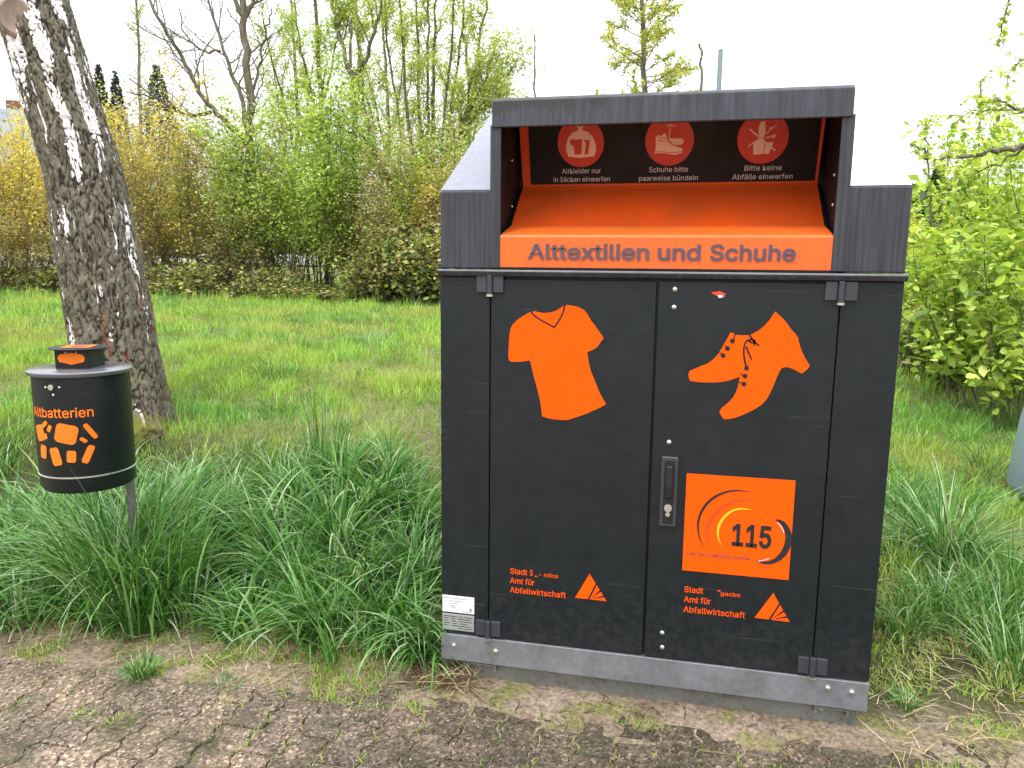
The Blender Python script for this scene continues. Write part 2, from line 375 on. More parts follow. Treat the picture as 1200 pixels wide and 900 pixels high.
pave = link(bpy.data.objects.new('pavement', None)); tag(pave, kind='structure')
PW, PL = .128, .225
rng = random.Random(3)
def paver_mesh(seed):
    r = random.Random(seed); A = .0105; g = .0022 + r.random()*.0015
    hw, hl = PW/2-g, PL/2-g; pts = []
    wv = lambda t: A*max(-1, min(1, 1.55*math.sin(2*math.pi*t)))      # two waves along the long side; neighbours nest into it
    side = [k/10 for k in range(-10, 11)]
    for t in side: pts.append((hw+wv(t), t*hl))
    for t in (.5, 0, -.5): pts.append((t*hw, hl + .004*math.sin(t*6.2)))
    for t in side[::-1]: pts.append((-hw+wv(t), t*hl))
    for t in (-.5, 0, .5): pts.append((t*hw, -hl + .004*math.sin(t*6.2)))
    pts = [(x+r.uniform(-.0012, .0012), y+r.uniform(-.0012, .0012)) for x, y in pts]
    n = len(pts); m = MB()
    lay = [(1, -.05), (1, -.006), (.975, -.0012), (.94, 0)]
    vs = [(x*k, y*k, z) for k, z in lay for x, y in pts]
    fs = [(j*n+i, j*n+(i+1) % n, (j+1)*n+(i+1) % n, (j+1)*n+i) for j in range(3) for i in range(n)] + [tuple(range(3*n, 4*n))]
    m.add(vs, fs); o = m.build('paver', M['paver'], smooth=False); me = o.data
    bpy.data.objects.remove(o); return me
pm = [paver_mesh(s) for s in range(9)]
for i in range(-24, 15):
    for j in range(-6, 2):
        x = .73 + i*PW; y = -.10 + (j + (i % 2)*.5)*PL
        if y > .06 + .06*math.sin(x*2) or y < -1.25: continue
        o = bpy.data.objects.new('paver', rng.choice(pm)); link(o, pave)
        o.location = (x, y, rng.uniform(-.003, .003)); o.rotation_euler = (rng.uniform(-.008, .008), rng.uniform(-.008, .008), rng.uniform(-.012, .012) + (math.pi if rng.random() < .5 else 0))

# ------------------------------------------------------------------ lettering and print
import os
try: FONT = bpy.data.fonts.load(os.path.join(bpy.utils.system_resource('DATAFILES'), 'fonts', 'Inter.woff2'))
except Exception: FONT = None
def text_mesh(s, bold=0., spacing=1.0):
    cu = bpy.data.curves.new('t', 'FONT'); cu.body = s
    if FONT: cu.font = FONT
    cu.size = 1; cu.size = 1; cu.bevel_depth = max(0, bold); cu.bevel_resolution = 0; cu.resolution_u = 3; cu.space_character = spacing
    o = bpy.data.objects.new('t', cu); me = bpy.data.meshes.new_from_object(o)
    bpy.data.objects.remove(o)
    v = np.array([q.co[:] for q in me.vertices]); f = [tuple(p.vertices) for p in me.polygons]
    bpy.data.meshes.remove(me); return v, f
CAP = None
def lettering(s, x0, x1, z0, cap, fn, mat, parent, name='lettering', bold=0., spacing=1., skip=None):
    """text between x0 and x1 on baseline z0 with cap height; fn maps (x, z) to 3D"""
    global CAP
    if CAP is None: CAP = text_mesh('H')[0][:, 1].max()
    v, f = text_mesh(s, bold*.8, spacing)
    mn, mx = v[:, 0].min(), v[:, 0].max()
    k = (x1-x0)/(mx-mn); ky = cap/CAP
    P = [(x0+(a-mn)*k, z0+b*ky) for a, b, _ in v]
    def lift(a, b, c):
        q = np.array(fn(a, b)); n_ = np.cross(np.array(fn(a+1e-4, b))-q, np.array(fn(a, b+1e-4))-q); return q+n_/np.linalg.norm(n_)*(c*ky*.04)
    if skip:
        f = [q for q in f if not any(skip[0] < np.mean([P[i][0] for i in q]) < skip[1] and skip[2] < np.mean([P[i][1] for i in q]) < skip[3] for _ in (0,))]
    m = MB(); m.add([lift(P[i][0], P[i][1], v[i][2]) for i in range(len(P))], f)
    return m.build(name, mat, parent)
def shape(pts, fn, mat, parent, name):
    return MB().poly([fn(a, b) for a, b in pts]).build(name, mat, parent)
def stroke_pts(pts, w0, w1=None, fn=None, n=4):
    """tapered ribbon along a smoothed 2D polyline -> (verts, faces)"""
    w1 = w0 if w1 is None else w1
    P = np.array(pts, float)
    for _ in range(2):
        Q = [P[0]]
        for a, b in zip(P[:-1], P[1:]): Q += [a*.75+b*.25, a*.25+b*.75]
        Q.append(P[-1]); P = np.array(Q)
    T = np.gradient(P, axis=0); T /= np.linalg.norm(T, axis=1)[:, None]+1e-9; N = np.stack([-T[:, 1], T[:, 0]], 1)
    t = np.linspace(0, 1, len(P))
    W = (w0 + (w1-w0)*t) if not callable(w0) else np.array([w0(q) for q in t])
    A = P + N*W[:, None]/2; B = P - N*W[:, None]/2; k = len(P)
    V = np.vstack([A, B]); return [tuple(v) for v in V], [(i, i+1, k+i+1, k+i) for i in range(k-1)]
def strokes(lst, fn, mat, parent, name):
    m = MB()
    for pts, w0, w1 in lst:
        v, f = stroke_pts(pts, w0, w1); m.add([fn(a, b) for a, b in v], f)
    return m.build(name, mat, parent)

# ------------------------------------------------------------------ the textile container
W_ = 1.457; DEP = 1.15
cont = thing('textile_container', 'large dark grey used-textile and shoe container with orange chute, standing on the pavement edge', 'recycling container', (W_/2, DEP/2, 0))
cont_inv = Vector((-W_/2, -DEP/2, 0))
class CP:      # parent helper: container geometry is written in world metres, then shifted into the container's frame
    pass
def cpart(mb, name, mat, parent=None, **k):
    p = parent or cont
    o = mb.build(name, mat, p, **k)
    if p is cont: o.location = cont_inv
    return o
def shift(o, p):
    if p is cont: o.location = cont_inv
    return o
body = cpart(MB().box(.004, W_-.004, .016, DEP, .178, 1.478), 'body', M['anthracite'], bevel=.004)
cpart(MB().box(0, .1755, 0, .03, .181, 1.474), 'side_panel', M['anthracite'], bevel=.003)
cpart(MB().box(W_-.1755, W_, 0, .03, .181, 1.474), 'side_panel', M['anthracite'], bevel=.003)
doorL = cpart(MB().box(.1795, .7265, -.002, .03, .183, 1.466), 'door', M['anthracite'], bevel=.003)
doorR = cpart(MB().box(.7335, W_-.1795, -.004, .03, .183, 1.466), 'door', M['anthracite'], bevel=.003)
# rim plate with its light folded edge
cpart(MB().prism_x([(-.022, 1.488), (-.020, 1.497), (.02, 1.4985), (DEP, 1.4985), (DEP, 1.479), (.004, 1.479), (-.004, 1.474), (-.016, 1.476)], -.004, W_+.004), 'rim', M['weathered'], bevel=.0015)
cpart(MB().box(-.002, W_+.002, -.0245, -.0205, 1.4905, 1.4965), 'rim_edge', M['galv'], bevel=.001)
# base
cpart(MB().box(.0, W_, -.007, .03, .079, .178), 'base_rail', M['galv'], bevel=.002)
cpart(MB().box(0, .004, .03, DEP, .079, .178).box(W_-.004, W_, .03, DEP, .079, .178).box(0, W_, DEP-.004, DEP, .079, .178), 'base_frame', M['galv_dark'])
cpart(MB().box(.07, W_-.022, .028, .034, -.012, .082).box(.07, .074, .034, DEP-.05, -.012, .082).box(W_-.026, W_-.022, .034, DEP-.05, -.012, .082).box(.07, W_-.022, .02, .034, -.012, -.006), 'skid', M['galv_dark'], bevel=.0015)
for (px, py, y) in ((532, 756, -.007), (581, 763, -.007), (970, 806, -.007), (998, 811, -.007), (561, 778, .02), (962, 829, .02)):
    x, z = front(px, py, y); m = MB().cyl((x, y, z), (x, y-.0025, z), .011, n=16); m.dome((x, y-.0025, z), (0, -1, 0), .0085, .006); cpart(m, 'bolt', M['bolt'], smooth=True)
for x0 in (W_-.155, .10):   # threaded rods behind the rail
    m = MB().cyl((x0, .016, .062), (x0+.1, .016, .062), .005, n=8)
    for q in (0, .1): m.box(x0+q-.004, x0+q+.004, .006, .03, .045, .078)
    cpart(m, 'clamp_rod', M['galv_dark'])
# door furniture
for i, (px, py) in enumerate(((791, 339), (790, 360), (784, 518), (776, 741), (776, 758))):
    x, z = front(px, py); cpart(MB().dome((x, -.004, z), (0, -1, 0), .0085, .0055), 'rivet', M['bolt'], smooth=True)
def hinge(xc, z0, z1):
    m = MB().box(xc-.046, xc-.011, -.012, 0, z0, z1).box(xc+.011, xc+.046, -.012, 0, z0, z1).cyl((xc, -.012, z0-.006), (xc, -.012, z1+.002), .010, n=14)
    h = cpart(m, 'hinge', M['hinge'], bevel=.002)
    MB().cyl((xc, -.012, z0-.013), (xc, -.012, z0-.006), .0125, n=14).build('hinge_cap', M['bolt'], h)
    return h
for xc, z0, z1 in ((.1775, 1.421, 1.478), (W_-.1775, 1.415, 1.472), (.1775, .190, .247), (W_-.1775, .190, .247)): hinge(xc, z0, z1)
# handle
hd = cpart(MB().box(.765, .820, -.013, -.004, .655, .895), 'handle_plate', M['hinge'], bevel=.006, seg=3)
MB().box(.776, .809, -.0155, -.0128, .668, .884).build('handle_recess', M['black'], hd, bevel=.002)
MB().prism_x([(-.016, .872), (-.034, .868), (-.037, .80), (-.033, .76), (-.016, .752)], .781, .804).build('grip', M['black'], hd, bevel=.004)
MB().cyl((.7925, -.0155, .722), (.7925, -.024, .722), .013, n=18).cyl((.7925, -.0155, .700), (.7925, -.022, .700), .008, n=14).build('lock_cylinder', M['bolt'], hd, bevel=.001)
# small things stuck on
zf = lambda y: (lambda a, b: (a, y, b))
def px2(pts): return [front(*p) for p in pts]
st = shape(px2([(833, 343), (843, 341), (850, 344), (849, 348), (841, 347)]), zf(-.0055), M['print_red'], cont, 'sticker_remnant'); shift(st, cont)
st2 = shape(px2([(841, 346), (846, 345.5), (847, 348.5), (842, 349)]), zf(-.0062), M['white'], st, 'paper_scrap')
pl = cpart(MB().box(.004, .124, -.0025, .0, .262, .326), 'inspection_label', M['white'], bevel=.001)
yy = -.0030
m = MB()      # the photograph shows only illegible grey lines of print
for a, b, z in ((.01, .035, .315), (.042, .10, .315), (.03, .075, .305), (.03, .062, .296), (.03, .054, .287), (.03, .054, .281), (.08, .118, .268)): m.add([(a, yy, z), (b, yy, z), (b, yy, z+.0026), (a, yy, z+.0026)], [(0, 1, 2, 3)])
tag(m.build('printed_lines', M['plate'], pl), kind='stuff')
shape([(.106, .275), (.116, .275), (.111, .286)], zf(yy), M['print_black'], pl, 'small_emblem')
tp = cpart(MB().box(.004, .124, -.0035, .0, .194, .256), 'type_plate', M['plate'], bevel=.001)
m = MB()
for k in range(6):
    z = .246-k*.0088
    for a, b in (((.010, .060), (.086, .117)), ((.010, .030), (.038, .052), (.060, .112)), ((.010, .026), (.038, .056), (.066, .117)), ((.010, .034), (.042, .060), (.070, .100)), ((.010, .028), (.040, .112)), ((.064, .082), (.088, .117)))[k]:
        m.add([(a, -.0040, z), (b, -.0040, z), (b, -.0040, z+.0024), (a, -.0040, z+.0024)], [(0, 1, 2, 3)])
tag(m.build('printed_lines', M['print_black'], tp), kind='stuff')
lettering('CE', .066, .080, .243, .007, zf(-.0040), M['print_black'], tp)

# t-shirt
zo = lambda pts: [(500+x/3.75, 300+y/3.75) for x, y in pts]
sh = shape(px2(zo([(458,245),(437,256),(415,270),(396,284),(380,300),(370,318),(365,350),(362,390),(360,445),(364,458),(374,465),(415,464),(455,458),(463,490),(470,520),(485,575),(500,635),(505,670),(508,703),(530,711),(560,716),(590,719),(618,720),(650,710),(680,700),(710,689),(740,675),(765,664),(788,650),(775,626),(760,600),(740,550),(720,500),(712,465),(706,422),(728,413),(750,400),(765,378),(778,360),(760,334),(740,305),(725,287),(708,258),(695,240),(680,230),(660,222),(635,217),(608,215),(597,223),(585,231),(568,241),(550,247),(530,250),(510,250),(492,247),(478,243)])), zf(-.0035), M['orange_decal'], cont, 'shirt_picture'); shift(sh, cont)
def strokes_px(lst, y, mat, parent, name):
    return strokes([([front(*p) for p in pts], w0, w1) for pts, w0, w1 in lst], zf(y), mat, parent, name)
strokes_px([(zo([(458,240),(468,256),(490,274),(530,296),(562,313)]), .006, .005), (zo([(560,314),(578,290),(592,266),(603,240),(608,214)]), .005, .006)], -.0044, M['anthracite'], sh, 'neckline')
# shoes
zs = lambda pts: [(760+x/3.4625, 300+y/3.4625) for x, y in pts]
so_ = shape(px2(zs([(333,309),(343,313),(352,320),(378,322),(408,321),(430,311),(450,299),(472,280),(490,260),(502,242),(513,225),(532,242),(550,260),(565,279),(577,297),(592,312),(605,330),(609,350),(615,370),(624,392),(635,415),(644,430),(653,443),(646,455),(636,464),(622,476),(612,472),(600,465),(582,456),(565,450),(549,450),(538,455),(529,470),(520,490),(506,525),(490,560),(476,583),(460,600),(430,620),(400,635),(375,646),(350,655),(325,660),(305,661),(296,648),(287,632),(296,616),(310,605),(330,587),(345,570),(355,550),(362,530),(366,510),(370,488),(350,496),(330,503),(300,509),(270,512),(240,512),(210,511),(185,508),(168,505),(164,493),(162,480),(166,466),(175,462),(208,448),(240,435),(262,419),(280,400),(296,375),(310,350),(322,329)])), zf(-.0055), M['orange_decal'], cont, 'shoe_picture'); shift(so_, cont)
m = MB()
def dot(m, px, py, r, y):
    x, z = front(px, py); n = 12; m.add([(x+r*math.cos(i*6.2832/n), y, z+r*math.sin(i*6.2832/n)) for i in range(n)], [tuple(range(n))])
lac = zs([(340,344),(320,374),(302,403),(397,454),(391,486),(386,518)])
for p in lac: dot(m, *p, .0078, -.0066)
for a, b in (((352,318),(340,344)), ((308,362),(320,374)), ((288,390),(302,403)), ((372,476),(391,486)), ((366,510),(386,518))):
    v, f = stroke_pts([front(*q) for q in zs([a, b])], .0042); m.add([(q[0], -.0064, q[1]) for q in v], f)
for pts in ([(397,454),(390,425),(385,395),(387,362),(397,342),(415,336),(432,344)], [(396,366),(404,390),(418,419)], [(410,320),(420,338),(434,352),(448,364)], [(428,338),(430,350),(428,364)], [(404,342),(420,352),(436,350)]):
    v, f = stroke_pts([front(*q) for q in zs(pts)], .0062, .0045); m.add([(q[0], -.0068, q[1]) for q in v], f)
m.build('laces', M['anthracite'], so_)
# 115 sign
sg = cpart(MB().box(.848, 1.187, -.0062, -.004, .506, .841), 'service_number_sign', M['orange_decal'], bevel=.0006)
z6 = lambda pts: [front(740+x/3.4625, 500+y/3.4625) for x, y in pts]
def taper(pk, wm): return lambda t: wm*max(.08, math.sin(math.pi*min(1, max(0, t**pk))))
def arc(pts, wm, pk, mat, y=-.0075):
    v, f = stroke_pts(z6(pts), taper(pk, wm)); MB().add([(q[0], y, q[1]) for q in v], f).build('arc', mat, sg)
arc([(482,262),(430,255),(375,262),(320,292),(285,335),(268,385),(272,440),(292,484)], .0085, 1, M['print_black'])
arc([(480,292),(425,294),(370,318),(328,360),(306,405),(306,445),(318,478)], .0075, 1, M['print_red'])
arc([(487,336),(440,328),(398,342),(365,375),(350,410),(350,445),(364,478)], .0085, 1, M['print_yellow'])
arc([(583,374),(612,384),(634,420),(638,460),(622,505),(590,538),(548,552),(503,541)], .021, .9, M['print_black'])
v, f = stroke_pts(z6([(590,384),(608,404),(618,428)]), .002); MB().add([(q[0], -.0082, q[1]) for q in v], f).build('highlight', M['white'], sg)
v, f = stroke_pts(z6([(512,543),(530,540),(558,530)]), .002); MB().add([(q[0], -.0082, q[1]) for q in v], f).build('highlight', M['white'], sg)
a = front(740+405/3.4625, 500+478/3.4625); b_ = front(740+565/3.4625, 500+486/3.4625)
lettering('115', a[0], b_[0], a[1]+.002, .070, zf(-.0078), M['print_black'], sg, 'digits', bold=.032, spacing=.97)
a = front(740+218/3.4625, 500+515/3.4625); b_ = front(740+480/3.4625, 500+538/3.4625)
lettering('IHRE BEHÖRDENNUMMER', a[0], b_[0], a[1], .0095, zf(-.0078), M['text_dark'], sg, 'lettering', bold=.004)
# town lettering
def town(x0, x1, rows, y, tri, words, name):
    root = None
    cap = .0205
    for k, (s, xa, xb) in enumerate(words):
        o = lettering(s, x0+xa, x0+xb, rows[k if k < 3 else 0]-cap/2, cap, zf(y), M['orange_decal'], cont if root is None else root, name if root is None else 'lettering', bold=.012)
        if root is None: shift(o, cont); root = o
    # triangular emblem: a solid flank and three rays
    A, B, C = [np.array(front(*p)) for p in tri]
    D = B+(C-B)*.42; m = MB()
    def P(q): return (q[0], y, q[1])
    E1 = A+(C-A)*.36
    m.poly([P(A), P(B), P(B+(C-B)*.40), P(E1)])
    for s0, s1, t0, t1 in ((.42, .60, .47, .5), (.66, .80, .55, .6), (.86, 1.0, .7, .8)):
        m.poly([P(B+(C-B)*.46), P(A+(C-A)*(s0)), P(A+(C-A)*s1)])
    m.build('emblem', M['orange_decal'], root)
town(.256, .46, [.443, .408, .373], -.0035, [(691, 672), (674, 700), (711, 704)],
     [('Stadt', 0, .062), ('Amt für', 0, .088), ('Abfallwirtschaft', 0, .200)], 'town_lettering')
r_ = [o for o in cont.children if o.name.startswith('town_lettering')][0]
lettering('S', .256+.071, .256+.082, .433, .0205, zf(-.0035), M['orange_decal'], r_, 'lettering', bold=.012)
lettering('mfce', .256+.122, .256+.172, .433, .014, zf(-.0035), M['orange_decal'], r_, 'worn_lettering', bold=.012)
strokes([([(.345, .434), (.349, .431), (.354, .433)], .003, .004), ([(.361, .441), (.366, .438)], .003, .003)], zf(-.0035), M['orange_decal'], r_, 'worn_lettering')
town(.858, 1.06, [.440, .405, .369], -.0055, [(906, 694), (884, 723), (925, 728)],
     [('Stadt', 0, .062), ('Amt für', 0, .088), ('Abfallwirtschaft', 0, .200)], 'town_lettering')
r_ = [o for o in cont.children if o.name.startswith('town_lettering')][1]
lettering('gacbc', .858+.118, .858+.182, .431, .013, zf(-.0055), M['orange_decal'], r_, 'worn_lettering', bold=.012)
strokes([([(.966, .444), (.971, .447), (.975, .444)], .003, .004)], zf(-.0055), M['orange_decal'], r_, 'worn_lettering')

# hood ----------------------------------------------------------------
ZB, RY, RZ = 1.754, .747, 2.157
prof = [(.003, 1.5), (.003, ZB), (RY, RZ), (DEP-.01, 1.93), (DEP-.01, 1.5)]
for x0, x1 in ((.0, .186), (1.271, W_)):
    cpart(MB().prism_x(prof, x0, x1), 'shoulder_box', M['weathered'], bevel=.004)
    e = .0015
    cpart(MB().prism_x([(.006, ZB+.004), (.012, ZB+.0105), (RY, RZ+.0105), (RY, RZ+.003), (.012, ZB+.0045)], x0+.002, x1-.002), 'roof_sheet', M['roof_sheet' if x0 < .5 else 'sky_white_sheet'], bevel=.001)
# side cheeks with front flange
ck = [(.0, 1.5), (.0, 1.957), (.02, 2.03), (RY, RZ-.005), (DEP-.02, 1.93), (DEP-.02, 1.5)]
for x0, x1, fx0, fx1 in ((.1875, .1945, .1745, .2105), (1.2625, 1.2695, 1.2465, 1.2835)):
    cpart(MB().prism_x([(y+.003, z) for y, z in ck], x0, x1), 'cheek', M['inner_dark'])
    cpart(MB().box(fx0, fx1, -.0045, -.0005, 1.503, 1.962), 'cheek_flange', M['weathered'], bevel=.0015)
cpart(MB().prism_x([(-.012, 1.953), (-.008, 2.036), (.004, 2.046), (RY, RZ+.016), (DEP-.02, 1.945), (DEP-.02, 1.935), (RY, RZ+.006), (.006, 2.034), (.002, 1.953)], .181, 1.276), 'hood_roof', M['mouldy'], bevel=.003)
cpart(MB().prism_x([(.275, 2.025), (.275, 2.06), (.36, 2.075), (.36, 1.80), (.366, 1.80), (.366, 2.09), (.268, 2.07), (.268, 2.025)], .1955, 1.2615), 'hood_back', M['inner_dark'])
cpart(MB().box(.1955, 1.2615, DEP-.02, DEP-.012, 1.4995, 1.93), 'rear_panel', M['anthracite'])
cpart(MB().box(.196, 1.261, .006, .011, 1.4995, 1.53), 'chute_seal', M['black'])
# chute: lip, shelf, slope, back frame
lip = [(-.004, 1.512), (-.006, 1.604), (.0, 1.611), (.008, 1.6145), (.158, 1.650), (.166, 1.655), (.30, 1.762), (.338, 1.789), (.350, 1.803), (.352, 1.81), (.262, 2.03)]
back = [(y+.012, z+.001 if z > 1.7 else z-.012) for y, z in lip[::-1]]; back[-1] = (.004, 1.512); back[-2] = (.004, 1.60)
cpart(MB().prism_x([(-.004, 1.506), (-.006, 1.604), (.0, 1.611), (.008, 1.6145), (.158, 1.650), (.158, 1.640), (.006, 1.602), (.004, 1.512)], .2115, 1.2455), 'chute_lip', M['orange_paint'])
cpart(MB().prism_x([(.1585, 1.6505), (.166, 1.655), (.30, 1.762), (.338, 1.789), (.350, 1.803), (.352, 1.81), (.262, 2.03), (.272, 2.03), (.364, 1.811), (.36, 1.797), (.17, 1.643), (.1585, 1.640)], .2115, 1.2455), 'chute_slope', M['orange_shaded'])
for xa, xb in ((.197, .2115), (1.2455, 1.26)): cpart(MB().prism_x([(.012, 1.52), (.012, 1.60), (.16, 1.635), (.36, 1.79), (.36, 1.52)], xa, xb), 'chute_edge', M['inner_dark'])
def panel_pt(x, z, off=0.):      # on the forward-leaning back panel
    t = (z-1.81)/(2.03-1.81); y = .352 + (.262-.352)*t
    return (x, y-.004-off, z-.0016-off*.4)
pan = cpart(MB().add([panel_pt(.243, 1.812), panel_pt(1.236, 1.812), panel_pt(1.232, 2.03), panel_pt(.246, 2.03)] + [panel_pt(.243, 1.812, -.003), panel_pt(1.236, 1.812, -.003), panel_pt(1.232, 2.03, -.003), panel_pt(.246, 2.03, -.003)],
      [(0, 1, 2, 3), (0, 4, 5, 1), (1, 5, 6, 2), (2, 6, 7, 3), (3, 7, 4, 0)]), 'back_panel', M['inner_dark'])
discs = []
for xc in (.432, .742, 1.052):
    n = 40; r = .083; zc = 1.949
    pts = [(xc+r*math.cos(i*2*math.pi/n), zc+r*.97*math.sin(i*2*math.pi/n)) for i in range(n)]
    pts = [(a, min(b, 2.028)) for a, b in pts]
    discs.append(shape(pts, lambda a, b: panel_pt(a, b, .001), M['disc_red'], pan, 'pictogram'))
f2 = lambda a, b: panel_pt(a, b, .002); f3 = lambda a, b: panel_pt(a, b, .003)
def pic(xc, zc, pts, fn, mat, name, par): return shape([(xc+a/1000, zc+b/1000) for a, b in pts], fn, mat, par, name)
# sack with clothes
pan_m = MB()
def pshape(m, xc, zc, pts, fn): m.poly([fn(xc+a/1000, zc+b/1000) for a, b in pts])
m = MB(); pshape(m, .432, 1.944, [(-46,-40),(-52,-20),(-52,0),(-44,22),(-28,38),(-10,44),(-6,50),(-14,60),(0,56),(14,60),(6,50),(10,44),(28,38),(44,22),(54,0),(55,-20),(48,-40),(0,-44)], f2); m.build('sack_symbol', M['pale_print'], pan)
m = MB(); pshape(m, .432, 1.944, [(-40,10),(-30,18),(-14,14),(-6,17),(6,16),(2,-32),(-22,-34),(-24,-8),(-34,-2)], f3); pshape(m, .432, 1.944, [(12,14),(34,12),(26,-32),(12,-34),(20,0)], f3); m.build('garment_symbol', M['disc_red'], pan)
# pair of shoes
m = MB(); pshape(m, .742, 1.944, [(-50,-38),(-46,-10),(-48,14),(-38,24),(-30,18),(-22,26),(-12,26),(-8,8),(0,-4),(22,-14),(44,-20),(46,-34),(20,-42),(-10,-36),(-40,-34)], f2)
pshape(m, .742, 1.944, [(-4,16),(4,12),(44,10),(50,2),(44,-8),(20,-10),(2,0)], f3)
v, f = stroke_pts([(.742-.002, 1.944+.012), (.742+.002, 1.944+.055)], .003); m.add([f2(a, b) for a, b in v], f)
v, f = stroke_pts([(.742-.012, 1.944+.05), (.742+.004, 1.944+.056), (.742+.018, 1.944+.048)], .003); m.add([f2(a, b) for a, b in v], f); m.build('shoes_symbol', M['pale_print'], pan)
m = MB()
for q in ([(-50,-30),(-20,-30),(10,-36),(44,-30)], [(-40,6),(-10,2)], [(-36,14),(-12,12)], [(2,2),(26,-2),(46,2)]):
    v, f = stroke_pts([(.742+a/1000, 1.944+b/1000) for a, b in q], .002); m.add([f3(a, b) for a, b in v], f)
m.build('shoe_lines', M['disc_red'], pan)
# no rubbish
m = MB(); pshape(m, 1.052, 1.944, [(-26,-46),(-30,-10),(-14,0),(-16,40),(-10,56),(2,56),(6,30),(2,2),(10,-4),(4,-44)], f2)
pshape(m, 1.052, 1.944, [(6,-44),(12,-8),(36,-8),(24,-44)], f2)
for q, w0 in (([(-46,34),(44,-34)], .005), ([(-46,-20),(40,44)], .003), ([(10,6),(46,16),(30,4)], .004), ([(14,22),(24,40)], .004)):
    v, f = stroke_pts([(1.052+a/1000, 1.944+b/1000) for a, b in q], w0); m.add([f3(a, b) for a, b in v], f)
m.build('crossed_rubbish_symbol', M['pale_print'], pan)
for xc, s1, w1, s2, w2 in ((.432, 'Altkleider nur', .142, 'in Säcken einwerfen', .206), (.742, 'Schuhe bitte', .135, 'paarweise bündeln', .205), (1.062, 'Bitte keine', .123, 'Abfälle einwerfen', .200)):
    lettering(s1, xc-w1/2, xc+w1/2, 1.848, .0165, f2, M['text_pale'], pan)
    lettering(s2, xc-w2/2, xc+w2/2, 1.820, .0165, f2, M['text_pale'], pan)
for wd, pa_, pb_ in (('Alttextilien', 619, 761), ('und', 771, 821), ('Schuhe', 832, 933)):
    o = lettering(wd, front(pa_, 295)[0], front(pb_, 295)[0], 1.534, .047, lambda a, b: (a, -.0085, b), M['text_dark'], cont, 'chute_lettering', bold=.024); shift(o, cont)
for px, py, xx in ((600, 188, .195), (609, 210, .195), (600, 242, .195)):
    d = ray(px, py); t = (xx-CAM[0])/d[0]; p = CAM+d*t; cpart(MB().dome(p, (1, 0, 0), .006, .005), 'rivet', M['bolt'], smooth=True)
for px, py, xx in ((976, 240, 1.262), (978, 205, 1.262)):
    d = ray(px, py); t = (xx-CAM[0])/d[0]; p = CAM+d*t; cpart(MB().dome(p, (-1, 0, 0), .006, .005), 'rivet', M['bolt'], smooth=True)

# ------------------------------------------------------------------ battery bin on its post
bc = np.array([-1.50, .035]); bz = gz(*bc)
binr = thing('battery_bin', 'round dark grey bin for old batteries on a post in front of the birch', 'battery bin', (bc[0], bc[1], bz))
Z0, Z1 = .622-bz, 1.088-bz; RB = .170
MB().lathe([(.02, Z0), (RB-.03, Z0), (RB-.010, Z0+.006), (RB, Z0+.022), (RB, Z0+.068), (RB+.0015, Z0+.072), (RB+.0015, Z1), (.02, Z1)], n=72).build('barrel', M['anthracite'], binr, smooth=True)
MB().lathe([(RB+.0005, Z0+.066), (RB+.004, Z0+.068), (RB+.004, Z0+.072), (RB+.0005, Z0+.074)], n=72).build('seam_ring', M['bolt'], binr, smooth=True)
MB().lathe([(RB-.01, Z1-.001), (RB+.012, Z1-.008), (RB+.016, Z1-.002), (RB+.016, Z1+.006), (RB+.010, Z1+.010), (.02, Z1+.013)], n=72).build('lid', paint('lid_paint', (.10, .102, .112), .2, speck=False, spec=1.), binr, smooth=True)  # lid colour lightened to carry the sky's reflection
cdir = math.atan2(CAM[1]-bc[1], CAM[0]-bc[0])      # towards the viewer's side of the pavement
ba = cdir - R(28)
def rot(p, a, c=(0, 0)): return (c[0]+p[0]*math.cos(a)-p[1]*math.sin(a), c[1]+p[0]*math.sin(a)+p[1]*math.cos(a))
hb = .064; zt = Z1+.012; m = MB()
bx = [rot(q, ba) for q in ((-hb, -hb), (hb, -hb), (hb, hb), (-hb, hb))]
m.add([(x, y, zt) for x, y in bx]+[(x, y, zt+.072) for x, y in bx], [(0, 1, 5, 4), (1, 2, 6, 5), (2, 3, 7, 6), (3, 0, 4, 7), (4, 5, 6, 7)])
drop = m.build('drop_box', M['anthracite'], binr, bevel=.003)
n = 40
m = MB(); zz = zt+.073
out = []
for i in range(n):
    t = 2*math.pi*i/n; r = .112
    out.append((r*math.cos(t), r*.92*math.sin(t)))
m.add([(x, y, zz) for x, y in out]+[(x, y, zz+.006) for x, y in out], [tuple(range(n))[::-1], tuple(range(n, 2*n))]+[(i, (i+1) % n, n+(i+1) % n, n+i) for i in range(n)])
m.build('cap_plate', M['anthracite'], drop, bevel=.002)
sq = [rot(q, ba+.15) for q in ((-.055, -.055), (.05, -.055), (.05, .05), (-.055, .05))]
m = MB().add([(x, y, zz+.0078) for x, y in sq], [(0, 1, 2, 3)]); m.build('top_label', M['orange_bin'], drop)
sq = [rot((q[0], q[1]), ba+.15) for q in ((-.035, -.03), (.03, -.028), (.026, .028), (-.03, .03))]
MB().add([(x, y, zz+.0088) for x, y in sq], [(0, 1, 2, 3)]).build('label_print', M['text_dark'], drop)
